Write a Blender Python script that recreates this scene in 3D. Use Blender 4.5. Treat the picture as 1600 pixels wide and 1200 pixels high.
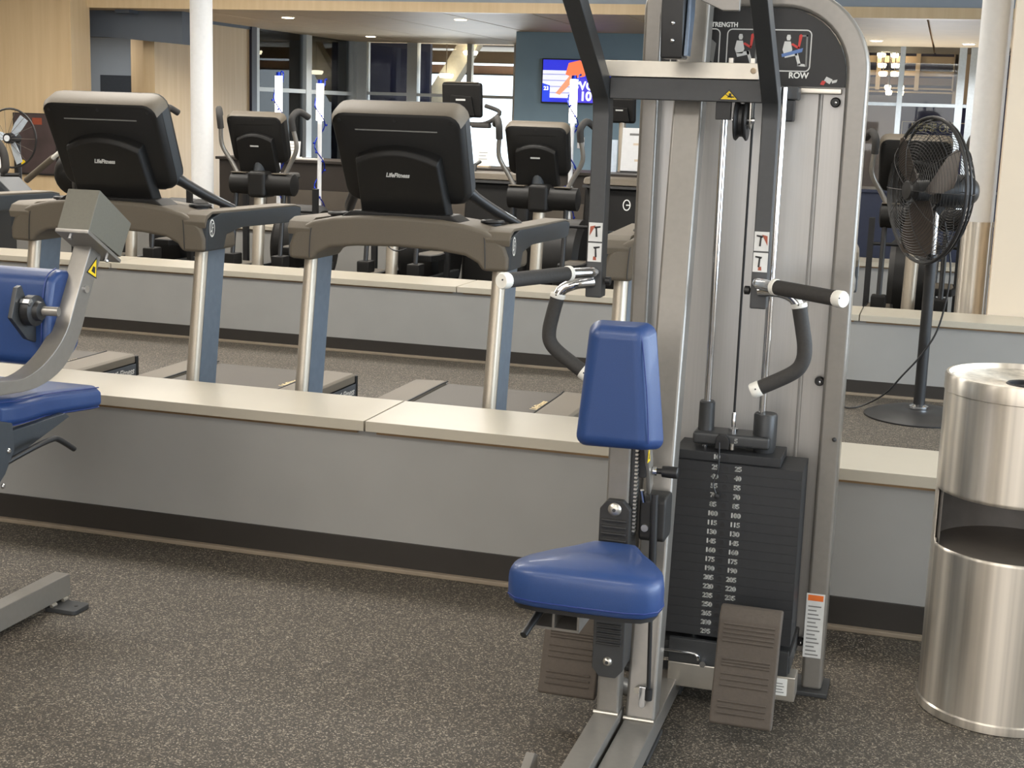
import bpy, bmesh, math, random
from mathutils import Vector, Matrix
random.seed(7)
for o in list(bpy.data.objects): bpy.data.objects.remove(o, do_unlink=True)
SC = bpy.context.scene
COL = SC.collection
R = math.radians

# ------------------------------------------------------------------ camera
F_PX, YAW, PITCH, ROLL, EYE = 2232.6, -.28656, .18888, .033186, 1.55
fw = Vector((math.sin(YAW)*math.cos(PITCH), math.cos(YAW)*math.cos(PITCH), -math.sin(PITCH)))
rt = Vector((math.cos(YAW), -math.sin(YAW), 0)); up = rt.cross(fw)
r2 = rt*math.cos(ROLL)+up*math.sin(ROLL); u2 = -rt*math.sin(ROLL)+up*math.cos(ROLL)
cd = bpy.data.cameras.new('camera'); cam = bpy.data.objects.new('camera', cd); COL.objects.link(cam)
cd.sensor_fit = 'HORIZONTAL'; cd.sensor_width = 36; cd.lens = 36*F_PX/1600; cd.clip_start = .05; cd.clip_end = 200
mw = Matrix((r2, u2, -fw)).transposed().to_4x4(); mw.translation = (0, 0, EYE); cam.matrix_world = mw
SC.camera = cam
# ------------------------------------------------------------------ world, lights, exposure
w = bpy.data.worlds.new('daylight'); SC.world = w; w.use_nodes = True
bg = w.node_tree.nodes['Background']; bg.inputs[0].default_value = (.86, .93, 1, 1); bg.inputs[1].default_value = 2.6
SC.view_settings.view_transform = 'Standard'; SC.view_settings.look = 'None'
SC.view_settings.exposure = 0.12; SC.view_settings.gamma = 1.0; SC.view_settings.use_curve_mapping = False
def area(name, loc, sx, sy, power, col, rot=(0, 0, 0)):
    d = bpy.data.lights.new(name, 'AREA'); d.shape = 'RECTANGLE'; d.size = sx; d.size_y = sy; d.energy = power; d.color = col
    o = bpy.data.objects.new(name, d); COL.objects.link(o); o.location = loc; o.rotation_euler = rot; return o
WARM = (1, .97, .93)
for i, (x, y) in enumerate([(-3.6, 1.2), (-.6, 1.2), (-3.6, 5.6), (-.6, 5.6), (-6.6, 9.6), (-3.6, 9.6), (-.6, 9.6), (-6.6, 5.6), (-7.5, 13.2), (-4.5, 13.2), (-3.6, -2.6), (.4, -2.6), (3.4, 1.2), (3.4, 5.6), (-10.5, 11.5), (-10.5, 7.5)]):
    area('ceiling_lamp', (x, y, 2.98), 1.8, .6, 50 if x < -2 else 20, WARM)
    area('ceiling_fill', (x, y, 3.0), 1.8, .6, 52 if x < -2 else 26, WARM, (R(180), 0, 0))  # added up-facing fill, brightens the ceiling for softer ambient light
area('daylight_and_fill', (5.6, 5.0, 1.75), 2.4, 9.0, 470, (.70, .85, 1), (0, R(90), 0))
area('daylight_and_fill', (0.5, -4.7, 1.9), 8.0, 2.4, 150, (.98, .98, 1), (R(90), 0, 0))
area('daylight_and_fill', (-7.7, 23.3, .25), 1.8, .7, 110, (.95, .97, 1), (R(-135), 0, 0))  # added unseen fill low behind the counter, tilted up to lift the ceiling
area('daylight_and_fill', (-.35, 20.75, .25), 1.2, .6, 70, (.95, .97, 1), (R(-135), 0, 0))  # likewise added, hidden by the navy desk, brightens the ceiling on the right
area('recess_fill', (-11.4, 17.2, 2.5), .5, .5, 22, WARM)  # added unseen fill that brightens the recess wall

# ------------------------------------------------------------------ materials
def lin(c): return tuple(((v/255)/12.92 if v/255 <= .04045 else ((v/255+.055)/1.055)**2.4) for v in c)+(1,)
MATS = {}
def mat(name, rgb, rough=.5, metal=0, var=.06, scale=30, bump=0, emit=0, coat=0, stretch=None, spec=.5, aniso=0):
    if name in MATS: return MATS[name]
    m = bpy.data.materials.new(name); m.use_nodes = True; nt = m.node_tree; n = nt.nodes; b = n['Principled BSDF']
    c = lin(rgb); tc = n.new('ShaderNodeTexCoord'); no = n.new('ShaderNodeTexNoise'); no.inputs['Scale'].default_value = scale
    mp = n.new('ShaderNodeMapping'); nt.links.new(tc.outputs['Object'], mp.inputs[0]); nt.links.new(mp.outputs[0], no.inputs['Vector'])
    if stretch: mp.inputs['Scale'].default_value = stretch
    rp = n.new('ShaderNodeValToRGB'); nt.links.new(no.outputs['Fac'], rp.inputs[0])
    rp.color_ramp.elements[0].position = .3; rp.color_ramp.elements[1].position = .7
    rp.color_ramp.elements[0].color = tuple(v*(1-var) for v in c[:3])+(1,); rp.color_ramp.elements[1].color = tuple(min(1, v*(1+var)) for v in c[:3])+(1,)
    nt.links.new(rp.outputs[0], b.inputs['Base Color'])
    b.inputs['Roughness'].default_value = rough; b.inputs['Metallic'].default_value = metal; b.inputs['Specular IOR Level'].default_value = spec
    b.inputs['Coat Weight'].default_value = coat
    if bump:
        bp = n.new('ShaderNodeBump'); bp.inputs['Strength'].default_value = bump; bp.inputs['Distance'].default_value = .002
        nt.links.new(no.outputs['Fac'], bp.inputs['Height']); nt.links.new(bp.outputs[0], b.inputs['Normal'])
    if emit: nt.links.new(rp.outputs[0], b.inputs['Emission Color']); b.inputs['Emission Strength'].default_value = emit
    MATS[name] = m; return m

def rubber_floor():
    m = bpy.data.materials.new('speckled_rubber'); m.use_nodes = True; nt = m.node_tree; n = nt.nodes; L = nt.links; b = n['Principled BSDF']
    tc = n.new('ShaderNodeTexCoord')
    wn = n.new('ShaderNodeTexNoise'); wn.inputs['Scale'].default_value = 60; L.new(tc.outputs['Object'], wn.inputs['Vector'])
    mx = n.new('ShaderNodeVectorMath'); mx.operation = 'MULTIPLY_ADD'; L.new(wn.outputs['Color'], mx.inputs[0]); mx.inputs[1].default_value = (.012, .012, 0); L.new(tc.outputs['Object'], mx.inputs[2])
    v = n.new('ShaderNodeTexVoronoi'); v.inputs['Scale'].default_value = 290; L.new(mx.outputs[0], v.inputs['Vector'])
    sp = n.new('ShaderNodeSeparateColor'); L.new(v.outputs['Color'], sp.inputs[0])
    rp = n.new('ShaderNodeValToRGB'); e = rp.color_ramp.elements
    e[0].position = 0; e[0].color = lin((56, 53, 50)); e[1].position = 1; e[1].color = lin((168, 160, 148))
    for p, c in ((.35, (68, 63, 56)), (.62, (80, 74, 65)), (.78, (94, 86, 75)), (.86, (130, 120, 106)), (.95, (158, 147, 131))):
        q = e.new(p); q.color = lin(c)
    L.new(sp.outputs[0], rp.inputs[0])
    big = n.new('ShaderNodeTexNoise'); big.inputs['Scale'].default_value = 1.3; L.new(tc.outputs['Object'], big.inputs['Vector'])
    rb = n.new('ShaderNodeMapRange'); L.new(big.outputs['Fac'], rb.inputs[0]); rb.inputs[3].default_value = .70; rb.inputs[4].default_value = .92
    mm = n.new('ShaderNodeMix'); mm.data_type = 'RGBA'; mm.blend_type = 'MULTIPLY'; mm.inputs[0].default_value = 1
    L.new(rp.outputs[0], mm.inputs[6]); L.new(rb.outputs[0], mm.inputs[7]); L.new(mm.outputs[2], b.inputs['Base Color'])
    bp = n.new('ShaderNodeBump'); bp.inputs['Strength'].default_value = .35; bp.inputs['Distance'].default_value = .001
    L.new(sp.outputs[1], bp.inputs['Height']); L.new(bp.outputs[0], b.inputs['Normal'])
    b.inputs['Roughness'].default_value = .62; b.inputs['Specular IOR Level'].default_value = .35
    return m

def wood(name, a, b_):
    m = mat(name, a, .45, 0, .0, 1); nt = m.node_tree; n = nt.nodes; L = nt.links; b = n['Principled BSDF']
    no = n['Noise Texture']; no.inputs['Scale'].default_value = 2.2; no.inputs['Detail'].default_value = 6
    n['Mapping'].inputs['Scale'].default_value = (6, 6, .35)
    rp = n['Color Ramp']; rp.color_ramp.elements[0].color = lin(a); rp.color_ramp.elements[1].color = lin(b_)
    return m

def glass_mat():
    m = bpy.data.materials.new('window_glass'); m.use_nodes = True; nt = m.node_tree; n = nt.nodes; L = nt.links
    out = n['Material Output']; n.remove(n['Principled BSDF'])
    t = n.new('ShaderNodeBsdfTransparent'); t.inputs[0].default_value = (.93, .96, .97, 1); g = n.new('ShaderNodeBsdfGlossy'); g.inputs['Roughness'].default_value = .02
    fr = n.new('ShaderNodeFresnel'); fr.inputs[0].default_value = 1.45; mx = n.new('ShaderNodeMixShader')
    L.new(fr.outputs[0], mx.inputs[0]); L.new(t.outputs[0], mx.inputs[1]); L.new(g.outputs[0], mx.inputs[2]); L.new(mx.outputs[0], out.inputs[0]); return m

FLOOR = rubber_floor(); GLASS = glass_mat()
WOOD = wood('maple_panel', (208, 182, 142), (218, 194, 156))
PEWTER = mat('pewter_paint', (136, 132, 126), .30, .4, .03, 60)
DARKARM = mat('charcoal_paint', (66, 67, 68), .42, .35, .04, 80)
CHROME = mat('chrome', (225, 226, 228), .12, 1, .02)
SILVER = mat('satin_silver', (205, 200, 190), .32, .85, .03, 40)
BRUSHED = mat('brushed_aluminium', (190, 180, 164), .40, .6, .06, 12, 0, stretch=(60, 60, 1))
STEEL = mat('brushed_stainless', (216, 209, 198), .27, .92, .22, 8, .03, stretch=(5, 5, .03))  # tall tone bands in the colour stand in for reflections
def brushed_ring(m):   # brushing runs round the drum, so reflections smear up and down
    nt = m.node_tree; b = nt.nodes['Principled BSDF']; tg = nt.nodes.new('ShaderNodeTangent'); tg.direction_type = 'RADIAL'; tg.axis = 'Z'
    nt.links.new(tg.outputs[0], b.inputs['Tangent']); b.inputs['Anisotropic'].default_value = .9; b.inputs['Anisotropic Rotation'].default_value = .25; b.inputs['Roughness'].default_value = .36
brushed_ring(STEEL)
BLUE = mat('blue_vinyl', (35, 62, 112), .44, 0, .05, 400, .1, coat=.12)
BLUESTITCH = mat('blue_piping', (24, 46, 110), .5)
RUBBER = mat('black_rubber_grip', (52, 50, 48), .75, 0, .08, 150, .2)
TREADPAD = mat('brown_grey_tread', (80, 72, 64), .8, 0, .05, 120, .25)
BLACK = mat('black_plastic', (30, 30, 31), .45, 0, .08, 60)
BLACKM = mat('matte_black_plastic', (40, 39, 38), .62, 0, .08, 90, .1)
DPLATE = mat('black_weight_plate', (44, 45, 47), .55, .2, .06, 70)
WHITE = mat('white_print', (236, 236, 232), .5, 0, .02)
WPLASTIC = mat('white_plastic', (226, 224, 216), .4, 0, .02)
TMHOUSE = mat('taupe_plastic_housing', (97, 89, 77), .55, 0, .04, 200, .08)
TMDARK = mat('dark_console_plastic', (25, 24, 23), .5, 0, .06, 120, .05, spec=.3)
TMSIDE = mat('slate_plastic', (52, 57, 62), .45, 0, .05, 120, .04)
BELT = mat('treadmill_belt', (62, 56, 48), .55, 0, .05, 300, .1)
WGREY = mat('grey_laminate', (146, 145, 142), .5, 0, .025, 6)
CAPM = mat('beige_laminate', (176, 169, 154), .33, 0, .02, 5)
BASEB = mat('black_vinyl_base', (44, 40, 36), .5, 0, .05, 10)
STRIP = mat('brown_floor_strip', (134, 121, 104), .5, 0, .06, 14)
HINGE = mat('bronze_hinge', (150, 126, 98), .3, .9, .1, 20)
SHROUD = mat('light_grey_sheet', (180, 178, 175), .34, .45, .03, 14, 0, stretch=(14, 14, .3))
YELLOW = mat('yellow_sticker', (240, 206, 26), .5)
ORANGE = mat('orange_sticker', (214, 106, 40), .5)
STICKER = mat('grey_sticker', (205, 205, 202), .5)
SKINMARK = mat('brown_print', (150, 74, 52), .5)
GREYPRINT = mat('grey_print', (120, 120, 118), .5)
REDPRINT = mat('red_print', (196, 58, 52), .5)
BLUEPRINT = mat('blue_print', (90, 120, 175), .5)
WHITEPAINT = mat('white_paint', (228, 229, 230), .5, 0, .02)
CREAM = mat('cream_paint', (216, 200, 178), .6, 0, .02, 3)
BLUEWALL = mat('slate_blue_paint', (128, 154, 170), .6, 0, .03, 3)
GREYBLUE = mat('grey_blue_paint', (150, 160, 170), .6, 0, .03, 3)
DARKGB = mat('dark_grey_blue_paint', (92, 100, 110), .6, 0, .04, 2)
NAVY = mat('navy_panel', (26, 28, 50), .4, 0, .1, 2)
NAVY2 = mat('navy_banner', (52, 50, 92), .5, 0, .1, 2)
COUNTER = mat('dark_brown_laminate', (52, 46, 41), .45, 0, .08, 5)
COUNTER2 = mat('taupe_laminate', (92, 84, 75), .5, 0, .05, 5)
CEILM = mat('tan_ceiling_panel', (214, 190, 156), .55, 0, .04, 4)
MULL = mat('aluminium_mullion', (196, 200, 200), .4, .3, .02)
LAMPW = mat('warm_lamp_glow', (255, 236, 200), .5, 0, 0, emit=14)
TUBEW = mat('white_tube_glow', (255, 244, 228), .5, 0, 0, emit=9)
TINSEL = mat('blue_tinsel', (20, 50, 170), .2, .6, .5, 120)
BEAM = mat('tan_steel_beam', (200, 178, 150), .6, 0, .05, 3)

# ------------------------------------------------------------------ mesh builder
class MB:
    def __init__(s): s.v = []; s.f = []
    def add(s, vs, fs):
        k = len(s.v); s.v += [Vector(p) for p in vs]; s.f += [tuple(i+k for i in f) for f in fs]; return s
    def box(s, x0, x1, y0, y1, z0, z1):
        return s.add([(x0, y0, z0), (x1, y0, z0), (x1, y1, z0), (x0, y1, z0), (x0, y0, z1), (x1, y0, z1), (x1, y1, z1), (x0, y1, z1)],
                     [(0, 3, 2, 1), (4, 5, 6, 7), (0, 1, 5, 4), (1, 2, 6, 5), (2, 3, 7, 6), (3, 0, 4, 7)])
    def prism(s, poly, ax, a, b):
        def P(p, t): return {'x': (t, p[0], p[1]), 'y': (p[0], t, p[1]), 'z': (p[0], p[1], t)}[ax]
        n = len(poly); vs = [P(p, a) for p in poly]+[P(p, b) for p in poly]
        return s.add(vs, [tuple(range(n))[::-1], tuple(range(n, 2*n))]+[(i, (i+1) % n, n+(i+1) % n, n+i) for i in range(n)])
    def loft(s, rings, caps=True):
        n = len(rings[0]); vs = [p for r in rings for p in r]; fs = []
        for j in range(len(rings)-1):
            for i in range(n): fs.append((j*n+i, j*n+(i+1) % n, (j+1)*n+(i+1) % n, (j+1)*n+i))
        if caps: fs += [tuple(range(n))[::-1], tuple(range((len(rings)-1)*n, len(rings)*n))]
        return s.add(vs, fs)
    def tube(s, path, r, n=12, caps=True):
        P = [Vector(p) for p in path]; rs = r if isinstance(r, (list, tuple)) else [r]*len(P); rings = []; nrm = None
        for i, p in enumerate(P):
            t = (P[min(i+1, len(P)-1)]-P[max(i-1, 0)]).normalized()
            if nrm is None: nrm = t.orthogonal().normalized()
            nrm = (nrm-t*nrm.dot(t)).normalized(); b = t.cross(nrm)
            rings.append([p+(nrm*math.cos(2*math.pi*k/n)+b*math.sin(2*math.pi*k/n))*rs[i] for k in range(n)])
        return s.loft(rings, caps)
    def lathe(s, prof, c=(0, 0, 0), ax='z', n=32, caps=False):
        rings = []
        for r, h in prof:
            ring = []
            for k in range(n):
                a = 2*math.pi*k/n; x, y = r*math.cos(a), r*math.sin(a)
                q = {'z': (x, y, h), 'y': (x, h, -y), 'x': (h, x, y)}[ax]; ring.append((q[0]+c[0], q[1]+c[1], q[2]+c[2]))
            rings.append(ring)
        return s.loft(rings, caps)
    def cyl(s, c, r, h, ax='z', n=20): return s.lathe([(r, 0), (r, h)], c, ax, n, True)
    def ball(s, c, r, n=12, sc=(1, 1, 1)):
        k = len(s.v); s.lathe([(max(r*math.sin(math.pi*i/n), 1e-4), -r*math.cos(math.pi*i/n)) for i in range(n+1)], (0, 0, 0), 'z', n*2, True)
        for i in range(k, len(s.v)): s.v[i] = Vector((s.v[i].x*sc[0]+c[0], s.v[i].y*sc[1]+c[1], s.v[i].z*sc[2]+c[2]))
        return s
    def tf(s, M, start=0):
        for i in range(start, len(s.v)): s.v[i] = M @ s.v[i]
        return s
    def build(s, name, m, parent=None, bevel=0, seg=2, org=None, label=None, ang=35):
        me = bpy.data.meshes.new(name); o0 = Vector(org) if org is not None else (parent and ORG.get(root_of(parent).name)) or Vector((0, 0, 0))
        bm = bmesh.new(); vv = [bm.verts.new(p-o0) for p in s.v]
        for f in s.f:
            try: bm.faces.new([vv[i] for i in f])
            except ValueError: pass
        bmesh.ops.recalc_face_normals(bm, faces=bm.faces)
        if bevel:
            es = [e for e in bm.edges if len(e.link_faces) == 2 and e.calc_face_angle(0) > R(28)]
            bmesh.ops.bevel(bm, geom=es, offset=bevel, segments=seg, profile=.5, affect='EDGES', clamp_overlap=True)
        for f in bm.faces: f.smooth = True
        bm.to_mesh(me); bm.free(); me.set_sharp_from_angle(angle=R(ang)); me.materials.append(m)
        o = bpy.data.objects.new(name, me); COL.objects.link(o)
        if bevel:
            wn = o.modifiers.new('weighted_normals', 'WEIGHTED_NORMAL'); wn.keep_sharp = True; wn.weight = 90
        if parent: o.parent = parent
        elif org is not None: o.location = org
        if label: o['label'] = label
        return o
ORG = {}
def root_of(o):
    while o.parent: o = o.parent
    return o
def tag(o, label=None, cat=None, group=None, kind=None):
    if label: o['label'] = label
    if cat: o['category'] = cat
    if group: o['group'] = group
    if kind: o['kind'] = kind
    return o
def thing(name, loc, label, cat, group=None, local=False):
    o = bpy.data.objects.new(name, None); COL.objects.link(o); o.location = loc; o.empty_display_size = .1
    ORG[o.name] = Vector((0, 0, 0)) if local else Vector(loc)
    return tag(o, label, cat, group)
def struct(name, mb, m, parent=None, bevel=0, label=None):
    o = mb.build(name, m, parent, bevel)
    if not parent: o['kind'] = 'structure'
    if label: o['label'] = label
    return o
def copy_tree(o, parent=None):
    c = o.copy(); COL.objects.link(c); c.parent = parent
    for ch in list(o.children): copy_tree(ch, c)
    return c
def bx(*a): return MB().box(*a)
FACE = {'-y': (R(90), 0, 0), '+x': (R(90), 0, R(90)), '+z': (0, 0, 0), '+zy': (0, 0, R(90))}
def text(name, s, size, loc, face, m, parent, shear=0, bold=.0, M=None, sx=1, align='CENTER', ext=.0004, fat=0):
    cu = bpy.data.curves.new('t', 'FONT'); cu.body = s; cu.size = size; cu.align_x = align; cu.align_y = 'CENTER'; cu.extrude = ext; cu.shear = shear; cu.offset = bold
    to = bpy.data.objects.new('t', cu); COL.objects.link(to)
    bpy.context.view_layer.update()
    me = bpy.data.meshes.new_from_object(to.evaluated_get(bpy.context.evaluated_depsgraph_get()))
    bpy.data.objects.remove(to, do_unlink=True); bpy.data.curves.remove(cu)
    X = Matrix.Diagonal((sx, 1, 1, 1))
    if fat:   # heavier strokes: the same glyphs laid over themselves with tiny offsets
        bm = bmesh.new()
        for dx, dy in ((-fat, 0), (fat, 0), (0, -fat*.6), (0, fat*.6)):
            t2 = me.copy(); t2.transform(Matrix.Translation((dx, dy, 0))); bm.from_mesh(t2); bpy.data.meshes.remove(t2)
        bm.to_mesh(me); bm.free()
    from mathutils import Euler
    Mx = M if M is not None else Matrix.Translation(Vector(loc)) @ Euler(FACE[face]).to_matrix().to_4x4()
    Mx = Matrix.Translation(-(ORG.get(root_of(parent).name, Vector()))) @ Mx @ X
    me.transform(Mx); me.name = name; me.materials.clear(); me.materials.append(m)
    o = bpy.data.objects.new(name, me); COL.objects.link(o); o.parent = parent; return o
def arc(cx, cy, r, a0, a1, n):
    return [(cx+r*math.cos(R(a0+(a1-a0)*i/n)), cy+r*math.sin(R(a0+(a1-a0)*i/n))) for i in range(n+1)]
def spline(P, n=6):
    P = [Vector(p) for p in P]; out = []
    for i in range(len(P)-1):
        a, b, c, d = P[max(i-1, 0)], P[i], P[i+1], P[min(i+2, len(P)-1)]
        for k in range(n):
            t = k/n; out.append(.5*((2*b)+(c-a)*t+(2*a-5*b+4*c-d)*t*t+(3*b-a-3*c+d)*t**3))
    out.append(P[-1]); return out

# ================================================================== STRUCTURE
struct('floor', bx(-16, 6.2, -5, 30, -.1, 0), FLOOR)
def bench_wall(name, y0, y1, ztop, joints, bname, x0, x1, faceM=WGREY):
    w_ = struct(name, bx(x0, x1, y0, y1-.02, 0, ztop-.037), faceM)
    xs = [x0]+joints+[x1]
    for a, b in zip(xs, xs[1:]):
        bx(a+.003, b-.003, y0-.027, y1, ztop-.036, ztop).build('cap_board', CAPM, w_, .002)
        bx(a+.04, b-.03, y0-.017, y0+.02, ztop-.0445, ztop-.0375).build('hinge', HINGE, w_)
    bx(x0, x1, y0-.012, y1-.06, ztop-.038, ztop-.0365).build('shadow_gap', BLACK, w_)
    b_ = struct(bname, bx(x0, x1, y0-.007, y0, 0, .103 if y0 < 5 else .087), BASEB, bevel=.002)
    bx(x0, x1, y0-.03, y0-.007, 0, .016).build('floor_strip', STRIP, b_, .004)
    return w_
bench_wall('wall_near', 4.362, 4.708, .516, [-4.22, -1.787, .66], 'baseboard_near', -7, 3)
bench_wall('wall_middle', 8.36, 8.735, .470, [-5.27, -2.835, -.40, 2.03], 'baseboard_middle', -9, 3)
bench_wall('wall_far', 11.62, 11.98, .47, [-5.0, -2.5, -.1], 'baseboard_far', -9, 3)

# main ceiling with its bulkhead, and the lower ceiling beyond
struct('ceiling', bx(-16, 6.2, -5, 15.5, 3.3, 3.4), mat('pale_ceiling_paint', (232, 226, 214), .6, 0, .02, 3))
bh = struct('trim_1', bx(-16, 6.2, 15.5, 15.6, 2.71, 3.3), GREYBLUE)
bx(-16, 6.2, 15.46, 15.6, 2.6, 2.71).build('fascia', WOOD, bh)
lc = struct('ceiling_lower', bx(-16, 6.2, 15.6, 23, 2.66, 2.75), CEILM)
for i in range(16):
    bx(-12.9+i*1.05+.012, -12.9+(i+1)*1.05-.012, 15.6, 23, 2.6, 2.66).build('ceiling_panel', CEILM, lc, .004)
# right-hand wall of the gym with its tall windows (outside the frame, lets the daylight in)
wr = struct('wall_right', MB().box(6, 6.2, -5, -3.5, 0, 3.3).box(6, 6.2, -3.5, 12, 0, .55).box(6, 6.2, -3.5, 12, 2.95, 3.3).box(6, 6.2, 12, 30, 0, 3.3), CREAM)
for yy in (-.5, 2.6, 5.7, 8.8): bx(5.98, 6.2, yy, yy+.16, .55, 2.95).build('mullion', MULL, wr)
struct('wall_back', bx(-16, 6.2, -5.2, -5, 0, 3.4), CREAM)
struct('wall_left', bx(-16.2, -16, -5, 30, 0, 3.4), WOOD)

# maple wall on the far left, the recess next to it, and the maple return
wl = struct('wall_maple', bx(-16, -10.02, 15.1, 15.5, 0, 3.3), WOOD)
rc = struct('wall_recess', bx(-13.5, -10.6, 18.5, 18.6, 0, 2.6), GREYBLUE)
bx(-11.79, -11.28, 18.47, 18.5, 1.0, 1.865).build('dark_pane', mat('dark_window_pane', (62, 68, 76), .3), rc, .004)
struct('wall_recess_header', MB().prism([(-13, 2.28), (-10.02, 2.28), (-9.0, 2.21), (-9.0, 3.3), (-13, 3.3)], 'y', 15.9, 16.1), DARKGB)
wm = struct('wall_maple_return', MB().box(-10.75, -9.75, 17.6, 17.75, 0, 2.6).box(-9.78, -9.62, 16.3, 19.0, 0, 2.56), WOOD)
bx(-9.80, -9.60, 15.7, 19.0, 2.56, 2.6).build('dark_top_rail', DARKGB, wm)
bx(-9.70, -9.58, 18.88, 19.04, 0, 2.6).build('dark_corner_post', NAVY, wm)

# glazed side wall and glazed end wall
def window(name, frames, panes, fm=MULL):
    m = MB()
    for f in frames: m.box(*f)
    o = struct(name, m, fm)
    for p in panes: bx(*p).build('pane', GLASS, o)
    return o
window('window_1', [(-9.74, -9.62, 19.06, 19.2, 0, 2.6), (-9.74, -9.62, 20.8, 21.0, 0, 2.6), (-9.74, -9.6, 22.6, 22.8, 0, 2.6), (-9.74, -9.63, 19.06, 22.7, 1.71, 1.77), (-9.74, -9.63, 19.06, 22.7, .6, .66)],
       [(-9.69, -9.68, 19.2, 20.8, .66, 1.71), (-9.69, -9.68, 19.2, 20.8, 1.77, 2.6), (-9.69, -9.68, 21.0, 22.6, .66, 1.71), (-9.69, -9.68, 21.0, 22.6, 1.77, 2.6)])
struct('wall_dark_room', MB().box(-10.6, -10.5, 18.6, 24, 0, 2.75).box(-10.5, -8.75, 24, 24.1, 0, 2.75), NAVY)
window('window_2', [(-9.62, -9.42, 22.74, 22.9, 0, 2.6), (-8.70, -8.52, 22.74, 22.9, 0, 2.6), (-7.66, -7.58, 22.76, 22.88, 1.4, 2.6), (-6.86, -6.76, 22.76, 22.88, 0, 2.6), (-9.5, -6.8, 22.78, 22.86, 1.735, 1.785)],
       [(-9.42, -8.70, 22.81, 22.82, 0, 1.735), (-9.42, -8.70, 22.81, 22.82, 1.785, 2.6), (-8.52, -6.86, 22.81, 22.82, 0, 1.735), (-8.52, -6.86, 22.81, 22.82, 1.785, 2.6)])
# hall seen behind the end glazing: beams under a pale roof
hb = struct('trim_2', MB().box(-12, -5, 25, 25.3, 2.19, 2.33), mat('brown_girder', (150, 120, 102), .6))
bx(-12, -5, 24.95, 25.3, 2.165, 2.19).build('lower_flange', COUNTER, hb)
bx(-12, -5, 27, 27.3, 2.44, 2.66).build('upper_beam', BEAM, hb)
bx(-12, -8.7, 26, 26.1, 2.66, 3.2).build('upper_wall', CREAM, hb)
MB().prism([(-9.0, 1.6), (-8.62, 1.6), (-7.9, 2.74), (-8.28, 2.74)], 'y', 24.2, 24.5).build('raking_column', mat('grey_concrete', (158, 152, 138), .7), hb)
struct('ceiling_hall', bx(-13, 6, 23.2, 34, 2.75, 2.85), CEILM)
# slate-blue wall that carries the television
struct('wall_blue', bx(-5.70, -1.75, 19, 19.2, 0, 2.6), BLUEWALL)
bb = struct('wall_blue_pier', bx(-1.75, -1.60, 19, 21.1, 0, 2.6), BLUEWALL)

# glazing on the right with the hall behind it
window('window_3', [(-1.6, -1.24, 21, 21.12, 0, 2.6), (-.735, -.665, 21, 21.12, 0, 2.6), (.05, .15, 21, 21.12, 0, 2.6), (.2, .34, 20.9, 21.12, 0, 2.6), (-1.3, .3, 21.02, 21.1, 1.79, 1.835), (-1.3, .3, 21.02, 21.1, 0, .55)],
       [(-1.24, -.735, 21.05, 21.06, .55, 1.79), (-1.24, -.735, 21.05, 21.06, 1.835, 2.6), (-.665, .05, 21.05, 21.06, .55, 1.79), (-.665, .05, 21.05, 21.06, 1.835, 2.6)],
       mat('pale_blue_mullion', (188, 196, 202), .45))
hw = struct('wall_hall', bx(-2.2, 3, 26, 26.1, 0, 2.75), NAVY2)
bx(-2.2, -.86, 25.9, 26, 0, 2.02).build('pale_panel', mat('lilac_grey_paint', (176, 168, 172), .6), hw)
bx(-2.2, 3, 25.6, 25.9, 2.20, 2.32).build('girder', mat('brown_girder_2', (150, 118, 92), .6), hw)
for z0, z1 in ((2.34, 2.42), (2.55, 2.66), (2.12, 2.145), (2.06, 2.085)):
    bx(-2.2, .1, 25.3, 25.5, z0, z1).build('purlin', BEAM, hw)
for x in (-1.25, -.62, -.02): bx(x, x+.07, 25.2, 25.3, 2.1, 2.75).build('hanger', BEAM, hw)
bx(.0, .3, 25.2, 25.3, 1.9, 2.75).build('hall_column', BEAM, hw)
# columns
cl = struct('column_left', MB().cyl((-6.79, 12.35, 0), .105, 3.3, 'z', 32), WHITEPAINT)
cr = struct('column_right', MB().cyl((.212, 9.05, 0), .088, 3.3, 'z', 32), WHITEPAINT)
MB().cyl((.212, 9.05, 0), .091, .985, 'z', 32).build('steel_sleeve', STEEL, cr)
MB().lathe([(.093, .96), (.093, .99)], (.212, 9.05, 0), 'z', 32).build('sleeve_collar', STEEL, cr)
struct('wall_pier', bx(.305, 1.9, 8.74, 9.0, 0, 3.3), CREAM)
# reception counter, stepped, and the navy desk to the right
ct = thing('reception_counter', (-4.5, 13.1, 0), 'long dark brown counter behind the exercise machines', 'counter')
bx(-6.93, -1.3, 12.95, 13.5, 0, .985).build('body', COUNTER, ct)
bx(-6.95, -1.28, 12.9, 13.55, .985, 1.012).build('top', COUNTER, ct, .004)
bx(-6.4, -1.3, 12.935, 12.95, 0, .72).build('front_panel', COUNTER2, ct)
nd = thing('navy_desk', (-.1, 13.6, 0), 'low navy desk front behind the pedestal fan', 'desk')
bx(-1.2, .62, 13.4, 13.9, .1, .93).build('front', mat('navy_laminate', (40, 46, 66), .45), nd, .005)
bx(-1.2, .62, 13.36, 13.95, .93, .96).build('top', mat('navy_laminate_top', (40, 46, 66), .4), nd, .004)
bx(-1.2, .62, 13.45, 13.9, 0, .1).build('plinth', BASEB, nd)

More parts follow.
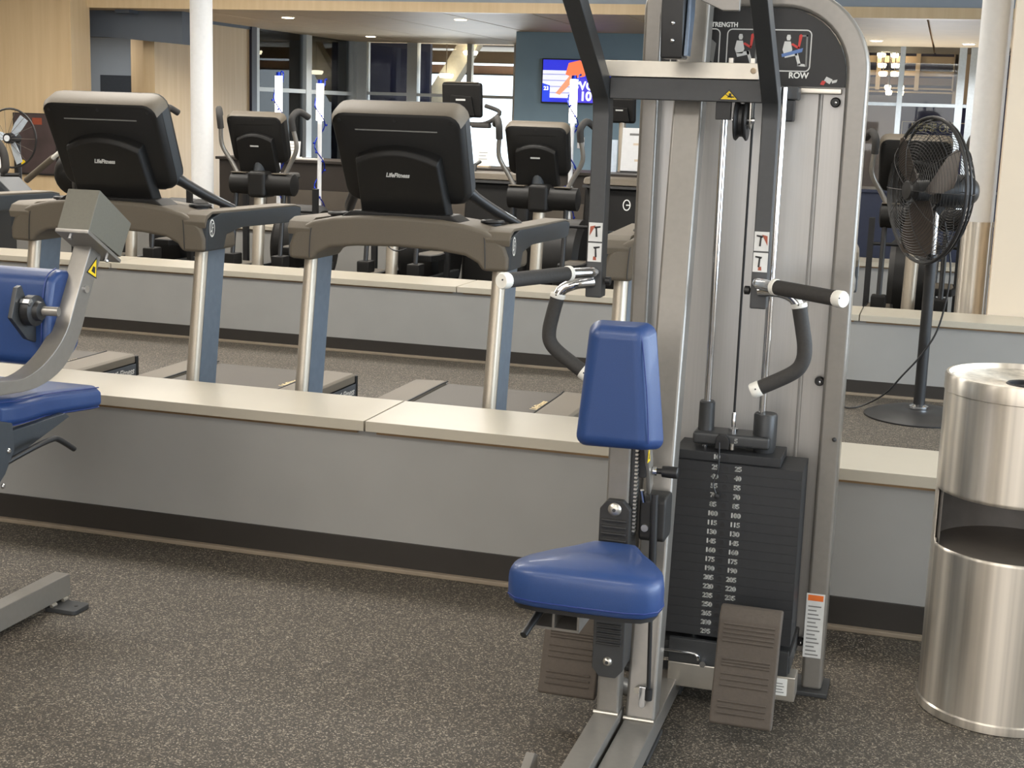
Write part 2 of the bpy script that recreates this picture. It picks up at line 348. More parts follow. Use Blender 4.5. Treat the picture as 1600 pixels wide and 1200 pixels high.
# ================================================================== ROW MACHINE
rm = thing('row_machine', (-.5, 3.5, 0), 'seated row weight machine with blue seat and chest pad in the foreground', 'exercise machine')
SB = bx(-.724, -.660, 1.7, 3.335, .012, .088).build('seat_beam', PEWTER, rm, .004)
bx(-.652, -.574, 1.7, 3.70, .012, .068).build('base_beam', PEWTER, rm, .004)
bx(-.655, -.570, 3.66, 3.72, 0, .072).build('end_cap', DARKARM, rm, .003)
bx(-.735, -.65, 1.75, 1.9, 0, .012).build('foot_plate', DARKARM, rm, .002)
bx(-.66, -.57, 3.2, 3.4, 0, .012).build('foot_plate', DARKARM, rm, .002)
# small welded tab beside the seat beam
tb = MB().prism([(2.97, 0), (3.05, 0), (3.05, .058), (3.02, .075), (2.97, .05)], 'x', -.826, -.804).build('floor_tab', PEWTER, rm, .002)
bx(-.806, -.724, 2.99, 3.02, .012, .04).build('tab_arm', PEWTER, rm, .002)
# leaning main column
MB().loft([[(x+dx, y, z) for x, y in ((-.652, yy), (-.577, yy), (-.577, yy+.075), (-.652, yy+.075))] for yy, z, dx in ((3.305, .066, 0), (3.719, 1.98, -.026))]).build('main_column', PEWTER, rm, .009, 3)
MB().tube([(-.654, 3.300, .072), (-.577, 3.300, .072)], .005, 8).build('weld_bead', SILVER, rm)
MB().tube([(-.724, 3.268, .091), (-.662, 3.268, .091)], .005, 8).build('weld_bead', SILVER, rm)
# seat / chest-pad post with its ribbed sleeves
bx(-.718, -.663, 3.272, 3.332, .086, .84).build('seat_post', PEWTER, rm, .007, 3)
rk = bx(-.6625, -.648, 3.285, 3.322, .55, .80).build('height_rack', DARKARM, rm, .001)
tm = MB()
for i in range(24): tm.box(-.652, -.645, 3.276, 3.290, .56+i*.0095, .5645+i*.0095)
tm.build('rack_teeth', SILVER, rk)
def sleeve(z0, z1, up_):
    b = .022
    prof = [(-.728, z0), (-.654, z0), (-.654, z1-b), (-.672, z1), (-.710, z1), (-.728, z1-b)] if up_ else [(-.712, z0), (-.670, z0), (-.652, z0+b), (-.652, z1), (-.730, z1), (-.730, z0+b)]
    s = MB().prism(prof, 'y', 3.252, 3.345).build('post_sleeve', BLACKM if up_ else DARKARM, rm, .003)
    rb = range(5)
    for i in rb:
        z = (z1-.052-i*.0165) if up_ else (z0+.085+i*.012)
        bx(-.722, -.660, 3.246, 3.254, z, z+.006).build('grip_rib', BLACKM, s, .002)
    zb = z1-.022 if up_ else z0+.042; q = 1 if up_ else .72
    MB().lathe([(.0001, -.008), (.006*q, -.008), (.012*q, -.006), (.0165*q, -.001), (.0165*q, .003)], (-.691, 3.252, zb), 'y', 20).build('bolt', SILVER, s)
    MB().lathe([(.0001, -.0095), (.0045, -.0095), (.0045, -.006)], (-.691, 3.252, zb), 'y', 8).build('bolt_socket', DARKARM, s)
sleeve(.42, .64, True); sleeve(.190, .40, False)
# chest pad
def cushion(rings, name, m, parent, bev, seg=4):
    return MB().loft(rings).build(name, m, parent, bev, seg, ang=60)
pad = cushion([[(-.768, 3.185, .795), (-.563, 3.185, .800), (-.598, 3.185, 1.088), (-.745, 3.185, 1.086)],
               [(-.770, 3.15, .793), (-.562, 3.15, .798), (-.596, 3.15, 1.090), (-.746, 3.15, 1.088)],
               [(-.758, 3.095, .806), (-.590, 3.095, .806), (-.614, 3.095, 1.080), (-.732, 3.095, 1.080)]], 'chest_pad', BLUE, rm, .026, 5)
MB().tube(spline([(-.589, 3.102, .822), (-.596, 3.0995, .92), (-.609, 3.1, 1.02), (-.618, 3.106, 1.066)], 5), .0016, 6).build('seam', BLUESTITCH, pad)
bx(-.74, -.60, 3.18, 3.20, .83, 1.06).build('back_board', BLACK, pad, .004)
bx(-.72, -.66, 3.20, 3.272, .83, .90).build('pad_bracket', DARKARM, rm, .004)
# bracket arm behind the pad, with pull knob
MB().prism([(3.22, .88), (3.26, .90), (3.35, .73), (3.37, .66), (3.335, .64), (3.31, .70)], 'x', -.632, -.622).build('pad_arm', PEWTER, rm, .003)
bx(-.660, -.630, 3.30, 3.33, .69, .82).build('arm_block', BLACK, rm, .003)
kn = MB().lathe([(.009, 0), (.0115, .002), (.0115, .012), (.008, .013)], (-.622, 3.345, .700), 'x', 20, True).build('knob_collar', CHROME, rm)
MB().lathe([(.007, .0), (.007, .012), (.0135, .013), (.0145, .03), (.0145, .05), (.012, .052)], (-.610, 3.345, .700), 'x', 20, True).build('pull_knob', BLACK, rm)
wt = MB().prism([(3.272, .735), (3.302, .735), (3.287, .772)], 'x', -.6215, -.6205).build('warning_sticker', YELLOW, rm)
MB().prism([(3.282, .742), (3.292, .742), (3.289, .757)], 'x', -.6206, -.620).build('warning_mark', BLACK, wt)
hz = MB().prism(arc(3.325, .545, .016, 180, 270, 4)+arc(3.385, .545, .016, 270, 360, 4)+arc(3.385, .625, .016, 0, 90, 4)+arc(3.325, .625, .016, 90, 180, 4), 'x', -.642, -.578).build('lever_housing', BLACKM, rm, .006, 3)
MB().cyl((-.626, 3.302, .565), .009, .01, 'y', 16).build('housing_bolt', SILVER, hz)
MB().tube([(-.637, 3.30, .66), (-.632, 3.305, .63)], .006, 10).build('link_pin', CHROME, hz)
# gas strut
st = MB().tube([(-.604, 3.295, .655), (-.598, 3.293, .37)], .0095, 14).build('gas_strut', BLACK, rm)
MB().tube([(-.598, 3.293, .37), (-.5925, 3.290, .155)], .0052, 12).build('strut_rod', BLACK, st)
MB().lathe([(.006, -.012), (.0095, -.01), (.0095, .018), (.006, .02)], (-.5923, 3.290, .142), 'z', 14, True).build('strut_end', BLACK, st)
MB().prism(arc(-.607, .118, .009, 180, 360, 8)+[(-.598, .165), (-.616, .165)], 'y', 3.285, 3.297).build('strut_bracket', CHROME, st, .002)
MB().cyl((-.622, 3.296, .150), .008, .012, 'y', 16).build('strut_bolt', SILVER, st)
# seat
half = [(0, 2.868), (.10, 2.870), (.145, 2.880), (.168, 2.905), (.173, 2.95), (.160, 3.01), (.125, 3.09), (.085, 3.16), (.062, 3.215), (.050, 3.238), (0, 3.242)]
outl = half+[(-x, y) for x, y in half[-2:0:-1]]
cxs = -.681
def ring(sc, z, dz=0): return [(cxs+x*sc, 3.03+(y-3.03)*sc, z+(dz*(y-2.87))) for x, y in outl]
seat = MB().loft([ring(.955, .485, .02), ring(.985, .489, .02), ring(1, .500, .0), ring(1.0, .538, -.02), ring(.992, .553, -.045), ring(.972, .563, -.06), ring(.93, .570, -.07), ring(.80, .576, -.075), ring(.5, .580, -.078), ring(.15, .581, -.078)]).build('seat', BLUE, rm, 0, ang=70)
MB().tube([Vector(p) for p in ring(1.0, .500, .0)]+[Vector(ring(1.0, .500, .0)[0])], .0018, 6).build('seam', BLUESTITCH, seat)
MB().prism([(x*.93+cxs, 3.03+(y-3.03)*.93) for x, y in outl], 'z', .474, .487).build('seat_board', BLACK, seat)
sb = MB().box(-.80, -.795, 2.95, 3.25, .415, .474).box(-.70, -.695, 2.95, 3.25, .415, .474).box(-.757, -.752, 2.95, 3.2, .415, .474).box(-.80, -.695, 2.95, 3.25, .41, .416).build('seat_bracket', PEWTER, rm)
bx(-.715, -.665, 3.2, 3.275, .36, .475).build('seat_support', PEWTER, rm, .004)
MB().tube([(-.775, 3.02, .475), (-.806, 2.89, .412)], .0085, 14).build('seat_lever', BLACK, rm)
# footrests
def footrest(x0, x1, dz=0, name='footrest'):
    pr = [(y, z+dz) for y, z in ((3.352, .072), (3.360, .065), (3.385, .067), (3.425, .20), (3.45, .28), (3.480, .326), (3.478, .342), (3.458, .342), (3.432, .318), (3.412, .25), (3.392, .19))]
    f = MB().prism(pr, 'x', x0, x1).build(name, TREADPAD, rm, .011, 3)
    def at(t):   # front face of the tread from bottom to top
        pts = [(3.352, .078+dz), (3.392, .19+dz), (3.412, .25+dz), (3.432, .318+dz)]
        d = t*3; i = min(int(d), 2); k = d-i; a, b = pts[i], pts[i+1]
        return (a[0]+(b[0]-a[0])*k, a[1]+(b[1]-a[1])*k, math.atan2(b[1]-a[1], b[0]-a[0]))
    for t in (.06, .10, .14, .25, .29, .33, .44, .48, .52, .74, .79, .84, .89, .94):
        y, z, a = at(t); wd = .014 if t > .6 else .018
        MB().tube([(x0+wd, y-.001, z), (x1-wd, y-.001, z)], .0028, 6).build('tread_rib', TREADPAD, f)
    return f
footrest(-.449, -.294); footrest(-.893, -.742, .012)
MB().tube([(-.752, 3.44, .17), (-.724, 3.44, .10)], .02, 12).build('footrest_arm', PEWTER, rm)
MB().tube([(-.652, 3.5, .055), (-.74, 3.47, .10)], .022, 12).build('footrest_arm', PEWTER, rm)
bx(-.40, -.345, 3.47, 3.60, .065, .11).build('footrest_arm', PEWTER, rm, .004)
# beam that ties the column to the tower, stack base and hook pin
bx(-.60, -.262, 3.60, 3.67, .050, .118).build('tie_beam', SILVER, rm, .004)
bx(-.665, -.28, 3.615, 3.86, .120, .170).build('stack_base', DARKARM, rm, .004)
bx(-.60, -.285, 3.60, 3.616, .118, .185).build('base_lip', DARKARM, rm, .002)
MB().tube(spline([(-.62, 3.596, .150), (-.545, 3.596, .150), (-.522, 3.594, .146), (-.518, 3.594, .132)], 5), .0042, 8).build('hook_pin', CHROME, rm)
MB().cyl((-.505, 3.582, .127), .009, .02, 'y', 6).build('base_bolt', CHROME, rm)
sl = bx(-.318, -.283, 3.598, 3.600, .066, .112).build('serial_label', WHITE, rm)
for i in range(4): bx(-.314, -.29-.004*(i % 2), 3.5972, 3.598, .074+i*.008, .076+i*.008).build('label_line', GREYPRINT, sl)
# tower frame: two uprights joined by a rounded arch
OX0, OX1, ZT = -.792, -.206, 1.885
outer = [(OX1, 0.012)]+arc(OX1-.215, ZT-.215, .215, 0, 90, 12)+arc(OX0+.06, ZT-.06, .06, 90, 180, 12)+[(OX0, .012)]
IX0, IX1, ZI = -.742, -.262, 1.832
inner = [(IX1, .012)]+arc(IX1-.168, ZI-.168, .168, 0, 90, 12)+arc(IX0+.03, ZI-.03, .03, 90, 180, 12)+[(IX0, .012)]
n = len(outer); tf_ = MB()
vs = [(x, 3.80, z) for x, z in outer]+[(x, 3.80, z) for x, z in inner]+[(x, 3.875, z) for x, z in outer]+[(x, 3.875, z) for x, z in inner]
fs = []
for i in range(n-1):
    fs += [(i, i+1, n+i+1, n+i), (2*n+i, 3*n+i, 3*n+i+1, 2*n+i+1), (i, 2*n+i, 2*n+i+1, i+1), (n+i, n+i+1, 3*n+i+1, 3*n+i)]
fs += [(0, n, 3*n, 2*n), (n-1, 3*n-1, 4*n-1, 2*n-1)]
tf_.add(vs, fs); tower = tf_.build('tower_frame', PEWTER, rm, .010, 3)
bx(-.282, -.188, 3.775, 3.90, 0, .014).build('tower_foot', DARKARM, rm, .003)
bx(-.81, -.72, 3.775, 3.90, 0, .014).build('tower_foot', DARKARM, rm, .003)
for x, z in ((-.274, 1.598), (-.262, .868), (-.262, .135)):
    e_ = MB().lathe([(.0001, -.006), (.010, -.006), (.013, 0), (.013, .006)], (x-.012, 3.83, z), 'y', 18).build('panel_screw', BLACK, rm)
    MB().ball((x-.010, 3.823, z-.001), .005, 6).build('screw_glint', CHROME, e_)
MB().ball((-.222, 3.797, .72), .006, 6).build('frame_rivet', DARKARM, rm)
# caution label on the upright
cl_ = bx(-.263, -.214, 3.7985, 3.7998, .105, .288).build('caution_label', STICKER, rm)
bx(-.259, -.218, 3.7975, 3.7985, .268, .284).build('label_header', ORANGE, cl_)
for i in range(13): bx(-.257, -.222-.006*(i % 3), 3.7978, 3.7985, .112+i*.0115, .1155+i*.0115).build('label_line', GREYPRINT, cl_)
# shroud behind the stack
sh = bx(IX0, IX1, 3.852, 3.862, .10, 1.64).build('shroud_panel', SHROUD, rm)
for x in (-.69, -.325): MB().tube([(x, 3.852, .1), (x, 3.852, 1.63)], .006, 8).build('shroud_crease', SHROUD, sh)
# placard
plo = [(IX1-.002, 1.636)]+arc(IX1-.168, ZI-.168, .166, 0, 90, 10)+arc(IX0+.032, ZI-.032, .03, 90, 180, 10)+[(IX0+.002, 1.636)]
pl = MB().prism(plo, 'y', 3.815, 3.835).build('placard', BLACK, rm)
bx(IX0+.01, IX1-.01, 3.82, 3.85, 1.618, 1.632).build('placard_rail', SILVER, rm, .003)
text('placard_text', 'STRENGTH', .0165, (-.584, 3.8145, 1.787), '-y', WHITE, pl, bold=.0005, sx=.92)
text('placard_text', 'ROW', .0205, (-.383, 3.8145, 1.6625), '-y', WHITE, pl, bold=.0006)
def rrect(x0, x1, z0, z1, r, t, name, m, parent, y=3.8145):
    def path(o): return arc(x1-r, z1-r, r-o, 0, 90, 5)+arc(x0+r, z1-r, r-o, 90, 180, 5)+arc(x0+r, z0+r, r-o, 180, 270, 5)+arc(x1-r, z0+r, r-o, 270, 360, 5)
    a, b = path(0), path(t); k = len(a)
    return MB().add([(x, y, z) for x, z in a+b], [(i, (i+1) % k, k+(i+1) % k, k+i) for i in range(k)]).build(name, m, parent)
rrect(-.573, -.355, 1.672, 1.778, .014, .003, 'diagram_frame', STICKER, pl)
rrect(-.72, -.590, 1.672, 1.778, .014, .003, 'diagram_frame', STICKER, pl)
def flat(polys, m, name, parent, y):
    mb = MB()
    for p in polys: mb.prism(p, 'y', y, y+.0006)
    return mb.build(name, m, parent)
def fig(cx, cz, s, m1):
    Q = lambda pts: [(cx+x*s, cz+z*s) for x, z in pts]
    flat([Q([(-.30, .55), (-.16, .55), (-.12, .68), (-.16, .82), (-.30, .82), (-.34, .68)]),
          Q([(-.42, .50), (-.12, .50), (-.02, .1), (-.10, -.12), (-.42, -.12), (-.50, .1)]),
          Q([(-.42, -.10), (.22, .02), (.24, -.16), (-.36, -.30)]), Q([(.08, .0), (.24, 0), (.44, -.62), (.30, -.66)]),
          Q([(.26, -.68), (.34, -.56), (.62, -.58), (.66, -.70)])], m1, 'pictogram_figure', pl, 3.8138)
    flat([Q([(-.10, .34), (-.02, .42), (.34, .22), (.30, .12)]), Q([(.24, .14), (.34, .22), (.44, .80), (.36, .86), (.28, .80)])], REDPRINT, 'pictogram_lever', pl, 3.8135)
    flat([Q([(.62, .82), (.70, .82), (.74, -.70), (.66, -.70)]), Q([(.34, .82), (.70, .82), (.70, .74), (.34, .74)])], GREYPRINT, 'pictogram_frame', pl, 3.8141)
fig(-.525, 1.722, .052, STICKER); fig(-.402, 1.722, .052, STICKER)
flat([[(-.430, 1.716), (-.428, 1.708), (-.378, 1.722), (-.376, 1.732)]], BLUEPRINT, 'pictogram_pad', pl, 3.8134)
flat([[(-.62, 1.70), (-.605, 1.69), (-.60, 1.74), (-.612, 1.75)]], GREYPRINT, 'pictogram_mark', pl, 3.8138)
flat([[(-.312, 1.662), (-.296, 1.655), (-.303, 1.643), (-.318, 1.651)]], STICKER, 'pictogram_phone', pl, 3.8138)
flat([[(-.322, 1.652), (-.312, 1.650), (-.318, 1.64), (-.327, 1.642)]], REDPRINT, 'pictogram_mark', pl, 3.8138)
flat([[(-.298, 1.652), (-.284, 1.655), (-.286, 1.648), (-.297, 1.645)]], STICKER, 'pictogram_hand', pl, 3.8138)
# guide rods, cable, weight stack
XC = -.478
for x in (-.550, -.405): MB().tube([(x, 3.70, .17), (x, 3.70, 1.63)], .0098, 16).build('guide_rod', CHROME, rm)
MB().tube([(XC, 3.70, .74), (XC, 3.70, 1.60)], .0032, 8).build('cable', BLACK, rm)
Z0, DZ = .206, .02495
plate_mesh = None
for i in range(20):
    lab = str(295-15*i); z = Z0+DZ*i; x1 = -.284 if i < 19 else -.342
    if i == 19: plate = bx(-.62, x1, 3.632, 3.78, z-.0118, z+.0125).build('weight_plate', DPLATE, rm, .002)
    elif plate_mesh is None:
        plate = bx(-.668, x1, 3.62, 3.78, z-.0123, z+.0123).build('weight_plate', DPLATE, rm); plate_mesh = plate.data
    else:
        plate = bpy.data.objects.new('weight_plate', plate_mesh); COL.objects.link(plate); plate.parent = rm; plate.location = (0, 0, DZ*i)
    yy = 3.6315 if i == 19 else 3.6195
    def pt(dx, s): 
        t = text('plate_number', s, .0178, (XC+dx, yy, z+.001), '-y', WHITE, rm, ext=.0002, fat=.0010); t.parent = plate
        if plate.location.z: t.location = (0, 0, -plate.location.z)
        return t
    pt(-.030, lab)
    if i != 19: pt(.030, lab)
    h = MB().cyl((XC-.002, yy-.0006, z), .0062, .001, 'y', 14).build('pin_hole', BLACK, plate)
    if plate.location.z: h.location = (0, 0, -plate.location.z)
pin = MB().lathe([(.006, 0), (.0075, -.02), (.007, -.028), (.0001, -.03)], (XC-.018, 3.62, Z0+DZ*15.2), 'y', 14, True).build('selector_pin', BLACK, rm)
MB().tube(spline([(XC-.018, 3.598, Z0+DZ*15.2), (XC-.03, 3.60, Z0+DZ*16.5), (XC-.02, 3.605, Z0+DZ*18), (XC-.022, 3.61, .725)], 6), .0022, 6).build('pin_lanyard', BLACK, pin)
hd = bx(-.578, -.376, 3.655, 3.745, .705, .738).build('stack_head', DARKARM, rm, .008, 3)
MB().lathe([(.0235, .700), (.0245, .706), (.0215, .74), (.0205, .812), (.017, .816), (.0105, .816)], (-.550, 3.70, 0), 'z', 24, True).build('guide_bushing', DARKARM, hd)
MB().lathe([(.0265, .690), (.0275, .695), (.031, .71), (.031, .79), (.028, .795), (.012, .79)], (-.395, 3.70, 0), 'z', 24, True).build('guide_bushing', DARKARM, hd)
MB().prism(arc(-.497, .722, .018, 0, 180, 8)+[(-.515, .70), (-.479, .70)], 'y', 3.64, 3.66).build('head_lug', BLACK, hd, .003)
text('plate_number', '5', .0175, (-.463, 3.6535, .722), '-y', WHITE, hd, fat=.0010)
MB().lathe([(.006, .735), (.0125, .738), (.0125, .747), (.006, .75), (.0062, .785), (.004, .79)], (XC, 3.70, 0), 'z', 12, True).build('cable_bolt', CHROME, hd)
MB().tube([(XC+.006, 3.65, .700), (XC+.006, 3.65, .716)], .005, 8).build('stack_pin', SILVER, hd)
# movement arms (bent rectangular tubes), cross member with silver plate
def arm(xa, xb):
    cl = [(3.60, 1.083), (3.60, 1.545), (3.592, 1.585), (3.57, 1.612), (3.27, 1.805), (2.86, 2.07)]
    h = .025; L_, R_ = [], []
    for i, p in enumerate(cl):
        a = Vector(cl[max(i-1, 0)]); b = Vector(cl[min(i+1, len(cl)-1)]); t = (b-a).normalized(); nn = Vector((-t.y, t.x))
        L_.append((p[0]+nn.x*h, p[1]+nn.y*h)); R_.append((p[0]-nn.x*h, p[1]-nn.y*h))
    return MB().prism(L_+R_[::-1], 'x', xa, xb).build('movement_arm', DARKARM, rm, .004)
aL = arm(-.865, -.822); aR = arm(-.441, -.400)
cb = bx(-.822, -.441, 3.565, 3.62, 1.588, 1.642).build('cross_member', DARKARM, rm, .003)
cp = MB().prism([(3.560, 1.643), (3.61, 1.643), (3.61, 1.682), (3.566, 1.682)], 'x', -.853, -.452).build('cross_plate', SILVER, rm, .002)
for x in (-.838, -.466): MB().lathe([(.0001, -.003), (.006, -.003), (.0075, 0), (.0075, .004)], (x, 3.562, 1.664), 'y', 14).build('plate_bolt', BEAM, cp)
ws = MB().prism([(-.548, 1.592), (-.496, 1.592), (-.522, 1.619)], 'y', 3.5636, 3.5648).build('warning_sticker', BLACK, rm)
MB().prism([(-.542, 1.5945), (-.502, 1.5945), (-.522, 1.615)], 'y', 3.5628, 3.5636).build('warning_yellow', YELLOW, ws)
flat([[(-.532, 1.608), (-.530, 1.605), (-.514, 1.597), (-.516, 1.600)], [(-.526, 1.599), (-.508, 1.599), (-.510, 1.602), (-.524, 1.602)], [(-.522, 1.602), (-.516, 1.602), (-.516, 1.609), (-.522, 1.609)]], BLACK, 'warning_mark', ws, 3.562)
# pulley under the cross member
pb = bx(-.556, -.518, 3.585, 3.60, 1.545, 1.59).build('pulley_bracket', BLACK, rm, .002)
MB().lathe([(.010, -.016), (.048, -.016), (.050, -.012), (.040, -.004), (.040, .004), (.050, .012), (.048, .016), (.010, .016)], (-.492, 3.60, 1.545), 'x', 28, True).build('pulley', BLACK, rm)
MB().prism(arc(3.60, 1.545, .022, 180, 360, 8)+[(3.622, 1.60), (3.578, 1.60)], 'x', -.4715, -.468).build('pulley_plate', SILVER, rm, .001)
MB().cyl((-.515, 3.60, 1.545), .007, .055, 'x', 12).build('pulley_axle', CHROME, rm)
# stop bumper behind the right arm
bp_ = bx(-.43, -.372, 3.73, 3.80, 1.600, 1.634).build('stop_block', DARKARM, rm, .004)
bx(-.425, -.382, 3.735, 3.79, 1.545, 1.60).build('stop_bumper', BLACK, bp_, .004)
# lever head and bracket at the top of the column
lv = MB().prism([(3.43, 1.684), (3.50, 1.684), (3.52, 1.80), (3.54, 2.0), (3.44, 2.0), (3.415, 1.80)], 'x', -.672, -.618).build('lever_head', BLACK, rm, .005)
for z in (1.725, 1.765): MB().ball((-.643, 3.422, z), .006, 6).build('lever_bolt', CHROME, lv)
MB().prism([(3.43, 1.69), (3.47, 1.69), (3.50, 1.78), (3.52, 2.0), (3.47, 2.0)], 'x', -.616, -.606).build('lever_lit_side', mat('daylit_blue_face', (110, 124, 142), .3, .6), rm, .002)  # right face of the black head, its bluish daylight put into the colour
MB().prism([(-.645, 1.845), (-.54, 1.80), (-.50, 1.80), (-.50, 1.90), (-.66, 1.90)], 'y', 3.50, 3.52).build('pivot_bracket', PEWTER, rm, .003)
for x, z in ((-.70, 1.83), (-.60, 1.832)): MB().cyl((x, 3.42, z), .010, .02, 'y', 6).build('pivot_bolt', CHROME, rm)
# placard-side cables
for dx in (0, .016): MB().tube([(-.49+dx, 3.74, 1.66), (-.462+dx, 3.70, 1.90)], .0035, 8).build('upper_cable', GREYPRINT, rm)
for x in (-.545, -.49): bx(x-.006, x+.006, 3.72, 3.735, 1.655, 1.70).build('cable_clip', SILVER, rm, .001)
# overhead boom and pivot axle that carry the arms (above the frame)
MB().prism([(3.82, 1.96), (3.82, 2.06), (2.80, 2.14), (2.80, 2.04)], 'x', -.672, -.606).build('overhead_boom', PEWTER, rm, .005)
MB().tube([(-.875, 2.87, 2.065), (-.392, 2.87, 2.065)], .022, 18).build('pivot_axle', CHROME, rm)
# picture stickers on the arms
def arm_sticker(x0, x1, flip, armo):
    for z0 in (1.176, 1.228):
        s = bx(x0, x1, 3.5738, 3.5748, z0, z0+.048).build('instruction_sticker', STICKER, rm)
        c = (x0+x1)/2; k = -1 if flip else 1
        flat([[(c-k*.004, z0+.038), (c+k*.013, z0+.040), (c+k*.013, z0+.036), (c-k*.002, z0+.033)], [(c+k*.000, z0+.036), (c+k*.004, z0+.036), (c+k*.006, z0+.012), (c+k*.001, z0+.012)]], BLACK, 'handle_print', s, 3.5730)
        flat([[(c-k*.015, z0+.014), (c-k*.004, z0+.034), (c-k*.0, z0+.041), (c-k*.014, z0+.038)]] if z0 > 1.2 else [[(c-k*.004, z0+.004), (c+k*.005, z0+.004), (c+k*.004, z0+.012), (c-k*.003, z0+.014)]], SKINMARK, 'hand_print', s, 3.5732)
arm_sticker(-.862, -.826, False, aL); arm_sticker(-.439, -.403, True, aR)
# handles
def collar(p, d, r, ln, parent):
    d = Vector(d).normalized(); p = Vector(p)
    c = MB().tube([p, p+d*ln*.15, p+d*ln*.85, p+d*ln], [r*.9, r, r, r*.9], 18).build('grip_collar', WPLASTIC, parent)
    MB().ball(p+d*ln*.5+Vector((0, -r*.98, .004)), .0022, 5).build('collar_pin', BLACK, parent)
def handle(x_arm, s, armo):
    # s = -1 left arm, +1 right arm;   upper straight grip swings out towards the user, lower one curls down and in
    a0 = Vector((x_arm, 3.578, 1.150)); g0 = Vector((x_arm+s*.046, 3.498, 1.150)); g1 = Vector((x_arm+s*.145 if s < 0 else x_arm+.205, 3.285 if s < 0 else 3.365, 1.148))
    d = (g1-g0).normalized()
    nk = MB().tube(spline([a0, a0+Vector((0, -.022, 0)), a0+Vector((s*.016, -.045, 0)), g0+d*.01], 5), .0145, 16).build('handle_neck', CHROME, rm)
    ug = MB().tube([g0, g1], .0185, 20).build('upper_grip', RUBBER, rm)
    collar(g0-d*.004, d, .0200, .016, ug); collar(g1-d*.004, d, .0200, .026, ug)
    P = ([(-.846, 3.58, 1.122), (-.885, 3.555, 1.118), (-.918, 3.552, 1.103), (-.931, 3.55, 1.083), (-.9435, 3.55, 1.03), (-.950, 3.55, .992), (-.946, 3.55, .963), (-.922, 3.55, .937), (-.858, 3.55, .894)] if s < 0 else
         [(-.418, 3.58, 1.128), (-.37, 3.56, 1.132), (-.335, 3.552, 1.122), (-.316, 3.55, 1.10), (-.304, 3.55, 1.045), (-.296, 3.55, 1.000), (-.299, 3.55, .962), (-.322, 3.55, .932), (-.398, 3.55, .889)])
    MB().tube(spline(P[:4], 5), .0145, 16).build('handle_neck', CHROME, rm)
    path = spline(P[3:], 6); lg = MB().tube(path, .0185, 20).build('lower_grip', RUBBER, rm)
    d0 = (path[1]-path[0]).normalized(); collar(path[0]-d0*.008, d0, .0200, .012, lg)
    d1 = (path[-1]-path[-2]).normalized(); collar(path[-1]-d1*.002, d1, .0200, .026, lg)
    MB().lathe([(.006, 0), (.011, .002), (.011, .014), (.007, .016)], ((x_arm+.024 if s < 0 else x_arm-.04), 3.60, 1.126), 'x', 16, True).build('handle_bolt', BLACK, rm)
handle(-.8435, -1, aL); handle(-.4205, 1, aR)

# ================================================================== TREADMILLS (local frame: x across, +y away, legs at y=0)
def ringlogo(x, y, z, r, parent, name='badge', m=WHITE):
    a, b = [], []
    for k in range(24):
        t = 2*math.pi*k/24; a.append((x, y+r*math.cos(t)*.78, z+r*1.25*math.sin(t))); b.append((x, y+(r*.84)*math.cos(t)*.78, z+(r*.84)*1.25*math.sin(t)))
    mb = MB().add(a+b, [(i, (i+1) % 24, 24+(i+1) % 24, 24+i) for i in range(24)])
    for p in ([(-.35, .75), (-.2, .75), (-.45, -.3), (.0, -.2), (.0, -.35), (-.62, -.48)], [(.15, .55), (.55, .6), (.5, .45), (.22, .4), (.02, -.95), (-.14, -.95)], [(.2, .1), (.45, .15), (.42, .02), (.18, -.02)]):
        mb.prism([(y+u*r*.78, z+v*r*1.25) for u, v in p], 'x', x-.0002, x+.0004)
    return mb.build(name, m, parent)
